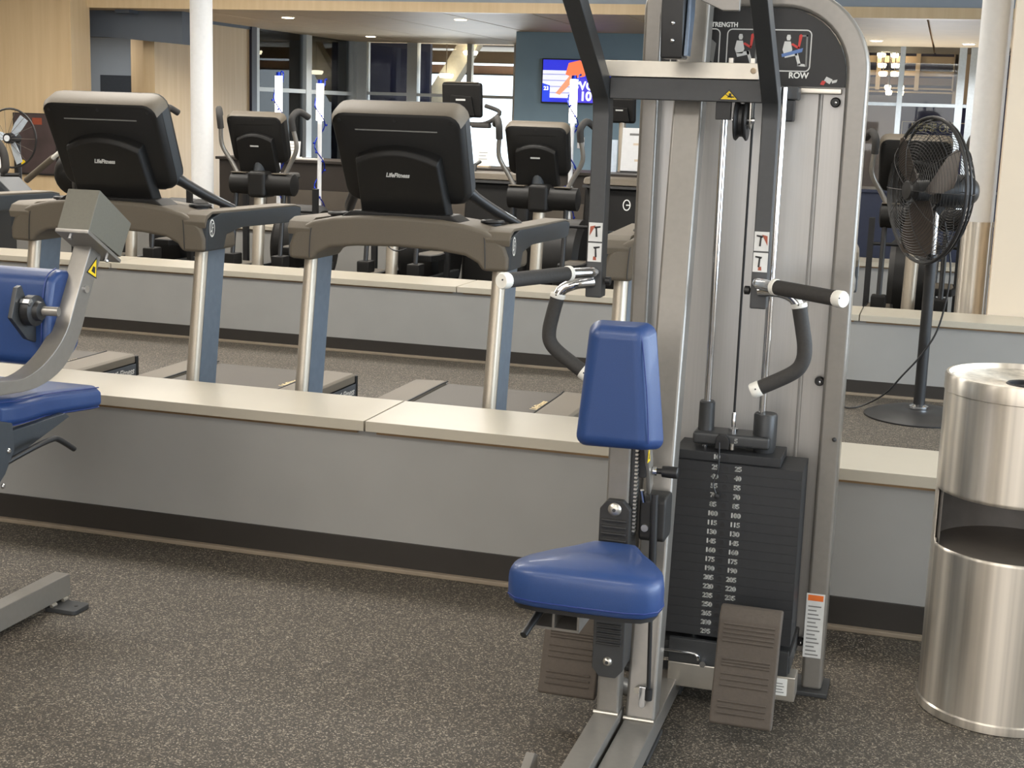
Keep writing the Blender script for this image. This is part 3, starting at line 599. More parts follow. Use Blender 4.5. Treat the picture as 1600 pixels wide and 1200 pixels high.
def console(parent, wdt, hgt, z0, tilt, y0, neckw, logo, small=False):
    """tilted console shell seen from behind, raised back panel, bolts and lettering"""
    Mx = Matrix.Translation((0, y0, z0)) @ Matrix.Rotation(R(tilt), 4, 'X')
    hw = wdt/2
    def rr(s, t, y, wb=.965):  # rounded trapezoid
        r = .045*(hgt/.33); out = []
        for cx, cz, a in ((hw-r, hgt-r, 0), (-hw+r, hgt-r, 90), (-hw*wb+r, r, 180), (hw*wb-r, r, 270)):
            for q in range(5):
                an = R(a+q*22.5); out.append(((cx+r*math.cos(an))*s, y, (cz+r*math.sin(an)-hgt/2)*t+hgt/2))
        return out
    sh_ = MB().loft([rr(.93, .90, .0), rr(.965, .945, .008), rr(1, 1, .03), rr(1, 1, .085), rr(.975, .97, .105)]).tf(Mx).build('console_shell', TMDARK, parent, 0, ang=50)
    MB().loft([rr(1.004, 1.004, .034), rr(1.004, 1.004, .083)], False).tf(Mx).build('console_rim', TMSIDE if not small else TMDARK, sh_)
    ra, rb_, rc_ = rr(.968, .945, .004)[:10], rr(1.004, 1.006, .026)[:10], rr(1.004, 1.006, .086)[:10]
    MB().add([Mx @ Vector(p) for p in ra+rb_+rc_], [(i+q, i+1+q, i+11+q, i+10+q) for i in range(9) for q in (0, 10)]).build('console_lit_edge', TMHOUSE, sh_, ang=70)  # taupe band paints ceiling light onto the dark shell's top bevel
    bx(-hw*.88, hw*.88, .1055, .107, hgt*.1, hgt*.92).tf(Mx).build('screen', BLACK, sh_)
    k = hgt/.33; hp = []
    hb_ = .355*wdt; ht = .55*hgt
    top = [(-hb_*.90+(hb_*1.8)*i/8, ht+.035*k*(1-((i-4)/4)**2)) for i in range(9)]
    o1 = [(-hb_*.98, -.05*k), (hb_*.98, -.05*k)]+top[::-1]
    MB().loft([[(x, .004, z) for x, z in o1], [(x*.99, -.030*k, z-.003) for x, z in o1], [(x*.95, -.042*k, z-.016*k) for x, z in o1]]).tf(Mx).build('console_back_panel', TMDARK, parent, .004*k)
    for x, z in ((-hw*.84, .90), (0, .91), (hw*.84, .90)): MB().cyl((x, -.003, hgt*z), .006*k, .006, 'y', 10).tf(Mx).build('bolt', BLACK, sh_)
    bx(-hw*.62, hw*.62, -.0015, .004, hgt*.80, hgt*.812).tf(Mx).build('vent_slot', GREYPRINT if not small else TMDARK, sh_)
    if logo: text('lettering', 'LifeFitness', .021*k, None, None, STICKER, parent, shear=.35, bold=.0008, M=Mx @ Matrix.Translation((.0, -.0435*k, ht-.050*k)) @ Matrix.Rotation(R(90), 4, 'X'), sx=.9)
    else: MB().box(-.035, .035, -.0435*k, -.041*k, ht-.05*k, ht-.040*k).tf(Mx).build('lettering', STICKER, parent)
    return sh_
def make_treadmill():
    t = thing('treadmill', (0, 0, 0), 'x', 'treadmill', 'row of treadmills behind the near bench wall', local=True)
    for s in (-1, 1):   # leaning uprights, rounded silver front and flat side
        sec = [(-.026, .02), (-.020, .004), (-.008, -.004), (.008, -.004), (.020, .004), (.026, .02), (.026, .165), (-.026, .165)]
        u_ = MB().loft([[(s*.382+x, -.105+y, 0) for x, y in sec], [(s*.382+x, .055+y, .985) for x, y in sec]]).build('upright', BRUSHED, t, 0, ang=60)
        MB().loft([[(s*.382+.027, -.105+y, .0) for y in (.024, .160)]+[(s*.382+.0285, -.105+y, .0) for y in (.160, .024)], [(s*.382+.027, .055+y, .985) for y in (.024, .160)]+[(s*.382+.0285, .055+y, .985) for y in (.160, .024)]]).build('upright_side_plate', mat('daylit_blue_grey', (120, 134, 150), .35, .4), u_)  # right flank only: blue of the window light is put into its colour
    hf = [(0, 1.150), (.16, 1.145), (.26, 1.135), (.34, 1.118), (.39, 1.095), (.425, 1.06), (.44, 1.02), (.44, .968), (.338, .966), (.318, .994), (.27, 1.018), (.16, 1.031), (0, 1.036)]
    ol = hf+[(-x, z) for x, z in hf[-2:0:-1]]
    ar = MB().prism(ol, 'y', -.01, .25).build('crossbar_housing', TMHOUSE, t, .016, 3, ang=50)
    for s in (-1, 1):
        MB().tube(spline([(s*.352, -.0125, .975), (s*.350, -.0125, 1.03), (s*.345, -.010, 1.085), (s*.33, .0, 1.112)], 4), .0016, 6).build('housing_seam', BLACK, ar)
        pr = [(.0, .972), (.14, .972), (.165, 1.028), (.30, 1.046), (.80, 1.036), (.845, 1.044), (.862, 1.096), (.80, 1.106), (.12, 1.116), (.0, 1.09)]
        hr = MB().prism(pr, 'x', s*.445 if s > 0 else -.445, .352 if s > 0 else -.352).build('handrail', TMSIDE, t, .006)
        MB().prism([(-.006, 1.060), (.012, 1.095), (.05, 1.113), (.80, 1.1055), (.858, 1.096), (.859, 1.103), (.80, 1.114), (.05, 1.125), (.005, 1.112), (-.014, 1.085)], 'x', s*.443 if s > 0 else -.443, .350 if s > 0 else -.350).build('handrail_top', TMHOUSE, hr, .004)
        ringlogo(s*.4466, .038, 1.060, .028, t)
        MB().lathe([(.030, .006), (.042, .002), (.046, .006), (.044, .012), (.034, .014), (.030, .010)], (s*.315, .185, 1.128), 'z', 24).build('cup_holder', BLACK, t)
        MB().cyl((s*.315, .185, 1.108), .034, .03, 'z', 24).build('cup_well', BLACK, t)
        g = MB().tube(spline([(s*.20, .10, 1.275), (s*.235, .16, 1.235), (s*.30, .26, 1.17), (s*.36, .38, 1.115)], 5), [.024]*6+[.021]*6+[.016]*4, 12).build('grip_bar', BLACK, t)
        MB().tube([(s*.262, .19, 1.224), (s*.355, .36, 1.137)], .004, 6).build('grip_strip', CHROME, g)
    MB().prism([(-.25, 1.13), (.25, 1.13), (.20, 1.16), (-.20, 1.16)], 'y', .02, .15).build('console_neck', TMDARK, t, .006)
    console(t, .52, .385, 1.185, 26, .105, .3, True)
    # running deck
    bx(-.40, .40, -.30, .42, .03, .30).build('motor_cover', TMDARK, t, .05, 4)
    bx(-.455, .455, .30, 1.47, .05, .215).build('deck_frame', TMDARK, t, .01)
    bx(-.29, .29, .30, 1.46, .21, .238).build('belt', BELT, t, .008)
    for s in (-1, 1):
        rl = MB().prism([(s*.462, .20), (s*.462, .236), (s*.45, .246), (s*.31, .250), (s*.295, .244), (s*.295, .20)], 'y', .28, 1.455).build('side_rail', TMHOUSE, t, .003)
        MB().tube([(s*.296, .5, .247), (s*.296, 1.40, .247), (s*.29, 1.46, .247)], .004, 6).build('rail_edge', BLACK, rl)
        bx(s*.468 if s > 0 else -.468, .29 if s > 0 else -.29, 1.455, 1.485, .055, .235).build('end_cap', TMDARK, t, .008)
    bx(.4625, .4650, .60, 1.47, .07, .195).build('side_skirt', mat('slate_skirt', (74, 78, 84), .5), t)
    text('lettering', 'LifeFitness', .05, (.4658, 1.33, .160), '+x', STICKER, t, shear=.3, bold=.001)
    text('lettering', 'LifeFitness', .048, (.262, 1.14, .2385), '+zy', mat('gold_print', (206, 186, 140), .5), t, shear=.2, bold=.001)
    return t
tm0 = make_treadmill()
spots = [(-1.94, 0, 'treadmill with its console centred behind the near bench wall, left of the row machine'),
         (-3.176, 0, 'treadmill whose console stands beside the left white column'),
         (-4.41, 0, 'treadmill at the left edge, only its right handrail and belt end in view'),
         (-.70, 5, 'treadmill mostly hidden behind the row machine weight tower')]
for i, (x, rz, lab) in enumerate(spots):
    t = tm0 if i == 0 else copy_tree(tm0)
    t.location = (x, 5.0, 0); t.rotation_euler = (0, 0, R(rz)); t['label'] = lab

# ================================================================== LEFT MACHINE (leg machine at the left edge)
lm = thing('leg_machine', (-2.7, 3.4, 0), 'weight machine with blue padded seat cut off by the left edge', 'exercise machine')
bx(-2.555, -2.500, 1.2, 3.693, .022, .092).build('base_beam', PEWTER, lm, .004)
fp = MB().prism(arc(-2.43, 3.655, .015, 0, 90, 4)+[(-2.52, 3.67)]+[(-2.52, 3.585)]+arc(-2.43, 3.60, .015, 270, 360, 4), 'z', .0, .014).build('foot_plate', DARKARM, lm, .002)
MB().cyl((-2.44, 3.63, .0135), .006, .002, 'z', 12).build('anchor_hole', BLACK, fp)
for y in (3.60, 3.66): MB().tube([(-2.499, y-.012, .018), (-2.499, y+.012, .018)], .006, 8).build('weld_bead', SILVER, fp)
bx(-2.555, -2.500, 3.0, 3.2, 0, .022).build('foot_pad', BLACK, lm)
# seat with its waist-shaped side
def cush_y(yz_out, x0, x1, name, bev, m=BLUE):
    return MB().prism(yz_out, 'x', x0, x1).build(name, m, lm, bev, 4, ang=60)
sx = [(3.40, 0), (3.46, .012), (3.54, .004), (3.64, -.012), (3.74, -.004), (3.83, .012), (3.885, .018)]
rings = []
for y, dx in sx:
    z0 = .605-(y-3.42)*.06; z1 = .690-(y-3.42)*.08
    rings.append([(-3.15, y, z0), (-2.535+dx, y, z0), (-2.515+dx, y, z0+.02), (-2.515+dx, y, z1-.02), (-2.54+dx, y, z1), (-3.15, y, z1)])
ls = MB().loft(rings).build('seat', BLUE, lm, .008, 3, ang=50)
MB().tube([(-2.527+dx, y, .684-(y-3.42)*.08) for y, dx in sx], .0018, 6).build('seam', BLUESTITCH, ls)
MB().tube([(-2.527+dx, y, .612-(y-3.42)*.06) for y, dx in sx], .0018, 6).build('seam', BLUESTITCH, ls)
sp_ = MB().prism([(3.20, .40), (3.33, .45), (3.37, .52), (3.40, .60), (3.70, .60), (3.72, .585), (3.45, .52), (3.40, .535), (3.36, .46), (3.30, .36)], 'x', -2.53, -2.505)
sp_.build('seat_bracket', TMSIDE, lm, .003)
pv = MB().prism([(3.0, .30), (3.22, .42), (3.33, .50), (3.375, .56), (3.37, .64), (3.30, .66), (3.0, .66)], 'x', -2.475, -2.455).build('side_plate', TMSIDE, lm, .004)
for y, z in ((3.345, .565), (3.315, .47)): MB().lathe([(.0001, .006), (.005, .006), (.008, .003), (.008, 0)], (-2.455, y, z), 'x', 12).build('plate_bolt', CHROME, pv)
MB().tube(spline([(-2.47, 3.30, .52), (-2.45, 3.44, .549), (-2.45, 3.535, .556), (-2.45, 3.575, .55), (-2.45, 3.655, .503)], 5), .0085, 12).build('adjust_lever', BLACK, lm)
bx(-2.80, -2.70, 3.35, 3.62, .05, .60).build('seat_column', PEWTER, lm, .006)
# thigh pad
tp = MB().prism([(3.58, .78), (3.61, .755), (3.68, .76), (3.74, .80), (3.77, .90), (3.76, .99), (3.72, 1.035), (3.66, 1.045), (3.61, 1.02), (3.585, .93)], 'x', -3.2, -2.478).build('thigh_pad', BLUE, lm, .022, 4, ang=60)
MB().tube(spline([(-2.500, 3.66, 1.047), (-2.500, 3.61, 1.022), (-2.500, 3.584, .93), (-2.500, 3.577, .80)], 5), .002, 6).build('seam', BLUESTITCH, tp)
# pillow-block plate and shaft
bpz = MB().prism([(3.50, 1.005), (3.52, 1.01), (3.60, .86), (3.58, .835), (3.54, .85), (3.47, .92)], 'x', -2.535, -2.52).build('bearing_plate', DARKARM, lm, .002)
MB().lathe([(.02, 0), (.045, .004), (.045, .03), (.03, .034), (.026, .048), (.014, .05)], (-2.52, 3.545, .935), 'x', 24, True).build('bearing', BLACK, lm)
MB().tube([(-2.50, 3.548, .935), (-2.425, 3.56, .935)], .014, 14).build('shaft', PEWTER, lm)
MB().cyl((-2.517, 3.515, .962), .012, .03, 'x', 6).build('bearing_bolt', CHROME, lm)
# J-shaped arm, in the plane of travel
inn = spline([(3.05, .790), (3.285, .774), (3.40, .768), (3.507, .800), (3.60, .868), (3.66, .973), (3.752, 1.125)] and [Vector((0, a, b)) for a, b in ((3.05, .792), (3.285, .776), (3.40, .768), (3.507, .800), (3.60, .868), (3.662, .973), (3.748, 1.125))], 4)
out_ = spline([Vector((0, a, b)) for a, b in ((3.05, .745), (3.285, .735), (3.45, .728), (3.585, .766), (3.671, .850), (3.726, .955), (3.806, 1.098))], 4)
MB().prism([(v.y, v.z) for v in inn]+[(v.y, v.z) for v in out_[::-1]], 'x', -2.490, -2.430).build('swing_arm', PEWTER, lm, .004)
ab = MB().cyl((-2.43, 3.705, .985), .012, .006, 'x', 16).build('arm_bolt', CHROME, lm)
ws2 = MB().prism([(3.712, 1.035), (3.762, 1.010), (3.768, 1.075)], 'x', -2.4296, -2.4288).build('warning_sticker', BLACK, lm)
MB().prism([(3.718, 1.0355), (3.759, 1.015), (3.763, 1.068)], 'x', -2.4288, -2.428).build('warning_yellow', YELLOW, ws2)
MB().prism([(3.735, 1.036), (3.754, 1.026), (3.756, 1.046), (3.745, 1.050)], 'x', -2.428, -2.4275).build('warning_mark', BLACK, ws2)
# counterweight block on its plate
MB().prism([(3.664, 1.168), (3.836, 1.064), (3.832, 1.054), (3.660, 1.156)], 'x', -2.50, -2.388).build('mount_plate', PEWTER, lm, .002)
MB().prism([(3.672, 1.164), (3.842, 1.070), (3.905, 1.170), (3.735, 1.280)], 'x', -2.502, -2.392).build('counterweight', mat('olive_grey_block', (104, 102, 92), .55, .1, .04, 120, .1), lm, .004)
MB().tube([(-2.465, 3.683, 1.135), (-2.465, 3.692, 1.152)], .009, 8).build('mount_bolt', CHROME, lm)
MB().tube([(-2.42, 3.80, 1.06), (-2.42, 3.808, 1.075)], .008, 8).build('mount_bolt', CHROME, lm)

# ================================================================== STAINLESS WIPES BIN
bn = thing('wipes_bin', (.252, 3.90, 0), 'tall brushed stainless steel round bin with side opening, right edge of photo', 'waste bin')
r = .205
N = 96
def bin_shell():
    # cylinder wall with a real opening cut through it on the camera side
    zs = [.018+(.885-.018)*i/90 for i in range(91)]
    vs, fs = [], []
    c = (.252, 3.90)
    def inside(a, z):
        d = (math.degrees(a)-258+180) % 360-180
        w_ = 62
        if abs(d) > w_: return False
        zt = .607; zb = .458
        e = abs(d)/w_
        zb2 = zb+(.025*max(0, (e-.93)/.07)**2)
        return zb2 < z < zt
    for z in zs:
        for k in range(N):
            a = 2*math.pi*k/N; vs.append((c[0]+r*math.cos(a), c[1]+r*math.sin(a), z))
    for j in range(len(zs)-1):
        for k in range(N):
            if inside(2*math.pi*(k+.5)/N, (zs[j]+zs[j+1])/2): continue
            fs.append((j*N+k, j*N+(k+1) % N, (j+1)*N+(k+1) % N, (j+1)*N+k))
    return MB().add(vs, fs)
bs = bin_shell().build('shell', STEEL, bn)
so = bs.modifiers.new('thickness', 'SOLIDIFY'); so.thickness = .003; so.offset = -1
MB().lathe([(.2, 0), (.2085, .002), (.2095, .012), (.2095, .024), (.2055, .028)], (.252, 3.90, 0), 'z', 64).build('base_ring', STEEL, bn)
MB().lathe([(.2055, .868), (.2075, .870), (.2075, .908), (.204, .914), (.198, .914), (.196, .9), (.05, .892), (.046, .892)], (.252, 3.90, 0), 'z', 64).build('lid', STEEL, bn)
MB().lathe([(.046, .885), (.046, .893), (.05, .896), (.054, .892)], (.252, 3.90, 0), 'z', 32).build('dispenser_hole', BLACK, bn)
MB().cyl((.252, 3.90, .88), .046, .005, 'z', 32).build('hole_insert', BLACK, bn)
MB().lathe([(.0001, .452), (.199, .452)], (.252, 3.90, 0), 'z', 48).build('inner_tray', mat('dark_tray', (120, 112, 104), .35, .4), bn)
MB().add([(.252+.196*math.cos(R(-20+220*k/30)), 3.90+.196*math.sin(R(-20+220*k/30)), z) for z in (.44, .66) for k in range(31)]+[(.252, 3.9, .66)], [(k, k+1, 32+k, 31+k) for k in range(30)]+[(31+k, 32+k, 62) for k in range(30)]).build('inner_liner', mat('dark_liner', (128, 124, 120), .5, .1), bn)

# ================================================================== PEDESTAL FAN (behind, on the middle floor)
fn = thing('pedestal_fan', (-.03, 7.86, 0), 'black pedestal fan with round wire cage on a floor stand, behind the steel bin', 'fan')
fc = Vector((-.03, 7.86, 0))
MB().lathe([(.0001, .04), (.05, .042), (.08, .052), (.17, .045), (.25, .022), (.285, .008), (.285, 0)], fc, 'z', 48).build('base', BLACK, fn)
MB().lathe([(.028, .04), (.05, .05), (.05, .062), (.03, .07)], fc, 'z', 20).build('base_collar', CHROME, fn)
MB().cyl(fc+Vector((0, 0, .05)), .030, .83, 'z', 20).build('pole', BLACK, fn)
MB().cyl(fc+Vector((0, 0, .85)), .019, .26, 'z', 16).build('inner_pole', CHROME, fn)
hc = Vector((-.085, 7.80, 1.212)); axd = Vector((-.62, -.78, .0)).normalized()
axd = (Matrix.Rotation(R(-42), 3, 'Z') @ Vector((-.285, -.958, 0))).normalized()   # 36 deg to the left of the line of sight
Mf = Matrix.Translation(hc) @ axd.to_track_quat('Z', 'Y').to_matrix().to_4x4()
RF = .375
def circ(rr_, z, nn=48): return [Mf @ Vector((rr_*math.cos(2*math.pi*k/nn), rr_*math.sin(2*math.pi*k/nn), z)) for k in range(nn+1)]
MB().tube(circ(RF, 0), .010, 8, False).build('cage_rim', BLACK, fn)
MB().tube(circ(RF-.01, -.03), .007, 6, False).build('cage_rim', BLACK, fn)
cg = MB()
for k in range(22):
    t = k/22; rr_ = .055+(RF-.06)*t; z = .11*(1-t**3); cg.tube(circ(rr_, z, 40), .0017, 4, False)
for k in range(22):
    t = k/22; rr_ = .07+(RF-.08)*t; z = -.03-.12*(1-t**3); cg.tube(circ(rr_, z, 40), .0017, 4, False)
co = cg.build('cage_wire', BLACK, fn); co['kind'] = 'stuff'
for k in range(10):
    a = 2*math.pi*k/10
    MB().tube([Mf @ Vector(((.05+(RF-.05)*t)*math.cos(a), (.05+(RF-.05)*t)*math.sin(a), .112*(1-t**3))) for t in (0, .25, .5, .75, .9, 1)], .0022, 5, False).build('cage_spoke', BLACK, fn)
    MB().tube([Mf @ Vector(((.05+(RF-.05)*t)*math.cos(a), (.05+(RF-.05)*t)*math.sin(a), -.03-.12*(1-t**3))) for t in (0, .25, .5, .75, .9, 1)], .0022, 5, False).build('cage_spoke', BLACK, fn)
MB().lathe([(.0001, .122), (.045, .120), (.052, .11), (.05, .105)], (0, 0, 0), 'z', 24).tf(Mf).build('cage_badge', BLACK, fn)
MB().lathe([(.0001, .075), (.05, .07), (.055, .0), (.0001, -.0)], (0, 0, 0), 'z', 20).tf(Mf).build('hub', BLACK, fn)
for k in range(3):
    bl = []
    for rad, c0, c1, tw in ((.05, -.03, .03, .030), (.12, -.07, .07, .035), (.22, -.10, .10, .032), (.31, -.11, .10, .028), (.34, -.08, .07, .024)):
        bl.append([(rad, c0, .02+tw), (rad, c1, .02-tw), (rad, c1, .017-tw), (rad, c0, .017+tw)])
    MB().loft(bl).tf(Mf @ Matrix.Rotation(R(120*k+25), 4, 'Z')).build('blade', mat('grey_fan_blade', (70, 62, 56), .45, .3), fn, 0, ang=60)
MB().lathe([(.0001, -.28), (.06, -.275), (.085, -.24), (.09, -.12), (.07, -.05), (.0001, -.05)], (0, 0, 0), 'z', 24).tf(Mf).build('motor', BLACK, fn)
MB().box(-.03, .03, -.093, -.088, -.20, -.16).tf(Mf).build('motor_label', WHITE, fn)
MB().tube([Mf @ Vector((0, 0, -.16)), fc+Vector((0, 0, 1.10))], .03, 10).build('yoke', BLACK, fn)
MB().tube(spline([fc+Vector((.05, -.02, 1.05)), fc+Vector((.10, -.04, .8)), fc+Vector((.07, -.04, .52)), fc+Vector((.0, -.04, .36)), fc+Vector((-.10, -.02, .22)), fc+Vector((-.18, .02, .11)), fc+Vector((-.28, .08, .03)), fc+Vector((-.36, .05, .008)), fc+Vector((-.46, .12, .006)), fc+Vector((-.8, .2, .006))], 6), .005, 8).build('power_cord', BLACK, fn)

# ================================================================== ELLIPTICALS between the middle and far bench walls
def make_elliptical():
    t = thing('elliptical_trainer', (0, 0, 0), 'x', 'elliptical', 'elliptical trainers behind the middle bench wall', local=True)
    console(t, .47, .385, 1.09, 20, .05, .2, False, True)
    MB().tube([(.0, .06, 1.16), (.01, .02, 1.02), (.02, -.02, .92)], .048, 14).build('console_neck', TMSIDE, t)
    MB().lathe([(.05, -.24), (.082, -.23), (.085, -.05)], (.04, -.02, .94), 'x', 24, True).build('pivot_cover', TMDARK, t)
    MB().lathe([(.085, .07), (.082, .28), (.05, .29)], (.04, -.02, .94), 'x', 24, True).build('pivot_cover', TMDARK, t)
    bx(-.03, .12, -.12, .10, .84, 1.04).build('pivot_housing', TMDARK, t, .03, 3)
    for s in (-1, 1): bx(.04+s*.17-.06, .04+s*.17+.06, -.07, .04, 1.018, 1.026).build('cover_trim', TMHOUSE, t, .003)
    MB().tube([(.04, -.03, .88), (.03, -.08, .05)], .045, 18).build('mast', BRUSHED, t)
    for s in (-1, 1):
        P = spline([(.04+s*.19, -.02, 1.00), (.04+s*.24, -.02, 1.09), (.04+s*.31, -.05, 1.22), (.04+s*.30, -.09, 1.36)], 5)
        a = MB().tube(P, .017, 12).build('moving_handle', PEWTER, t)
        MB().tube(spline([(.04+s*.30, -.09, 1.35), (.04+s*.30, -.11, 1.44), (.04+s*.33, -.06, 1.49), (.04+s*.37, .03, 1.45)], 5), .025, 12).build('handle_grip', RUBBER, a)
        MB().tube([(.04+s*.20, -.03, .90), (.04+s*.20, -.10, .40)], .018, 10).build('link_arm', BLACK, t)
        bx(.04+s*.20-.05, .04+s*.20+.05, -.16, -.03, .32, .41).build('link_joint', TMDARK, t, .012)
        pz = .34+s*.07; py = .12+s*.12
        pd = MB().prism([(.04+s*.20-.07, py-.2), (.04+s*.20+.07, py-.2), (.04+s*.20+.10, py-.08), (.04+s*.20+.09, py+.2), (.04+s*.20-.09, py+.2), (.04+s*.20-.10, py-.08)], 'z', pz, pz+.05).build('pedal', TMDARK, t, .008)
        MB().prism([(.04+s*.20-.06, py-.18), (.04+s*.20+.06, py-.18), (.04+s*.20+.08, py-.07), (.04+s*.20+.07, py+.18), (.04+s*.20-.07, py+.18), (.04+s*.20-.08, py-.07)], 'z', pz+.045, pz+.052).build('pedal_tread', TMHOUSE, pd)
        bx(.04+s*.20-.025, .04+s*.20+.025, -.10, .85, .22, .28).build('pedal_beam', DARKARM, t, .006)
    MB().lathe([(.02, -.17), (.30, -.17), (.34, -.13), (.34, .13), (.30, .17), (.02, .17)], (.04, .78, .40), 'x', 36, True).build('flywheel_cover', TMDARK, t)
    bx(-.26, .34, -.22, -.14, .0, .07).build('front_foot', DARKARM, t, .01); bx(-.02, .10, -.15, 1.1, .03, .09).build('frame_rail', PEWTER, t, .006); bx(-.24, .32, 1.05, 1.13, 0, .07).build('rear_foot', DARKARM, t, .01)
    bx(-.28, -.24, .3, .34, 0, .9).build('rear_stay', BLACK, t); bx(.32, .36, .3, .34, 0, .9).build('rear_stay', BLACK, t)
    MB().tube([(-.26, .32, .72), (.34, .32, .72)], .012, 8).build('stay_bar', BLACK, t)
    return t
el0 = make_elliptical()
for i, (x, y, rz, lab) in enumerate([(-2.815, 10.0, 0, 'elliptical trainer seen in front of the television wall, right of the centred treadmill console'),
                              (-5.03, 10.0, 0, 'elliptical trainer beside the maple wall, between the two large treadmill consoles'),
                              (-3.95, 10.05, 0, 'elliptical trainer hidden behind the centred treadmill console, its legs under the arch'),
                              (-.20, 10.0, 0, 'elliptical trainer half hidden behind the pedestal fan'),
                              (-6.13, 10.0, 0, 'elliptical trainer behind the left treadmill console, only its handle and cover in view')]):
    t = el0 if i == 0 else copy_tree(el0)
    t.location = (x, y, 0); t.rotation_euler = (0, 0, R(rz)); t['label'] = lab
    if i == 2: LINKED = t
# cable loops hanging by the hidden elliptical
MB().tube(spline([(-3.98, 9.75, .86), (-3.90, 9.74, .62), (-3.78, 9.73, .52), (-3.64, 9.73, .60), (-3.58, 9.73, .86)], 6), .006, 6).build('sensor_cable', BLACK, LINKED, org=(-3.95, 10.05, 0))

# bulky cardio bodies behind the ellipticals
def climber(x, y, wdt, lab, logo):
    t = thing('stair_climber', (x, y, 0), lab, 'exercise machine', 'dark bulky cardio machines by the counter')
    h = wdt/2
    MB().prism([(y-.05, .45), (y+.02, .98), (y+.1, 1.0), (y+.28, .98), (y+.34, .3), (y+.34, .02), (y-.05, .02)], 'x', x-h, x+h).build('body_shell', TMDARK, t, .04, 4)
    MB().prism([(y-.02, .99), (y+.03, 1.045), (y+.27, 1.05), (y+.30, .99)], 'x', x-h-.01, x+h+.01).build('top_cover', TMHOUSE, t, .02, 3)
    MB().prism([(y-.03, .985), (y+.27, .985), (y+.27, .965), (y-.035, .965)], 'x', x-h-.005, x+h+.005).build('dark_band', BLACK, t)
    MB().prism([(y-.06, .63), (y-.055, .60), (y+.3, .60), (y+.3, .63)], 'x', x-h-.004, x+h+.004).build('trim_line', TMSIDE, t)
    if logo:
        rg = MB(); a, b = [], []
        for k in range(24):
            q = 2*math.pi*k/24; a.append((x+.05+.032*math.cos(q), y-.052+(.84-.45)*.13-.004, .84+.045*math.sin(q))); b.append((x+.05+.024*math.cos(q), y-.052+(.84-.45)*.13-.004, .84+.036*math.sin(q)))
        rg.add(a+b, [(i, (i+1) % 24, 24+(i+1) % 24, 24+i) for i in range(24)]); rg.box(x+.045, x+.075, y-.006, y-.004, .835, .845).build('badge', WHITE, t)
    for s in (-1, 1): MB().tube([(x+s*(h-.04), y+.12, 1.0), (x+s*(h-.04), y+.15, 1.10), (x+s*(h-.04), y+.27, 1.12)], .016, 8).build('side_rail', DARKARM, t)
    return t
climber(-3.50, 11.25, .56, 'dark stair climber body just right of the centred treadmill console', False)
climber(-2.46, 11.25, .62, 'dark stair climber body with round white badge behind the row machine left arm', True)

# tall consoles in front of the far glazing
def tall_console(x, y, zt, wdt, lab):
    t = thing('upright_cycle', (x, y, 0), lab, 'exercise bike', 'exercise bikes standing behind the counter')
    hgt = wdt*.82
    Mx = Matrix.Translation((x, y, zt-hgt)) @ Matrix.Rotation(R(8), 4, 'X')
    b = bx(-wdt/2, wdt/2, 0, .07, 0, hgt).tf(Mx).build('console', TMDARK, t, .03, 4)
    MB().prism([(-wdt*.30, .02), (wdt*.34, .02), (wdt*.26, hgt*.62), (-wdt*.26, hgt*.66)], 'y', -.03, .005).tf(Mx).build('console_back', TMDARK, b, .01)
    bx(-wdt*.12, wdt*.12, -.034, -.029, hgt*.50, hgt*.55).tf(Mx).build('lettering', STICKER, b)
    bx(-wdt*.40, wdt*.40, .0, .065, hgt*1.0, hgt*1.012).tf(Mx).build('console_trim', TMHOUSE, b)
    MB().tube([(x+.02, y+.04, zt-hgt+.05), (x+.03, y+.06, .1)], .035, 14).build('post', BRUSHED, t)
    MB().tube(spline([(x+.03, y+.05, zt-hgt-.06), (x+.22, y-.02, zt-hgt-.06), (x+.36, y-.10, zt-hgt-.02), (x+.44, y-.08, zt-hgt+.07), (x+.27, y-.04, zt-hgt+.13)], 5), .022, 10).build('handlebar', RUBBER, t)
    bx(x+.14, x+.34, y-.12, y-.02, zt-hgt-.10, zt-hgt-.05).build('elbow_pad', RUBBER, t, .015)
    bx(x-.10, x+.16, y-.25, y+.6, .0, .10).build('base', DARKARM, t, .02); bx(x-.07, x+.13, y-.1, y+.4, .1, .62).build('drive_cover', TMDARK, t, .05, 3)
    return t
tall_console(-4.92, 14.5, 1.822, .44, 'tall exercise bike console raised against the bright far window')
tall_console(-3.22, 14.5, 1.72, .32, 'exercise bike console peeking out right of the row machine left arm')
# saddle standing near the counter
sd = thing('spin_bike', (-5.74, 12.1, 0), 'bicycle saddle on its post in front of the dark counter', 'exercise bike')
MB().loft([[(-5.74+x*k, 12.0+y, .89+dz) for x, dz in ((-.11, 0), (-.09, .035), (.09, .035), (.11, 0), (.08, -.02), (-.08, -.02))] for y, k in ((-.12, .75), (-.05, 1), (.08, .9), (.2, .35))]).build('saddle', RUBBER, sd, .012, 3)
MB().tube([(-5.74, 12.03, .85), (-5.74, 12.06, .45)], .016, 10).build('seat_post', BLACK, sd)
bx(-5.81, -5.67, 11.99+.02, 12.5, .10, .50).build('frame', DARKARM, sd, .03); bx(-5.86, -5.62, 12.3, 12.38, 0, .1).build('foot', DARKARM, sd, .01)
bx(-5.83, -5.77, 12.0, 12.01, .74, .76).build('red_tag', REDPRINT, sd)

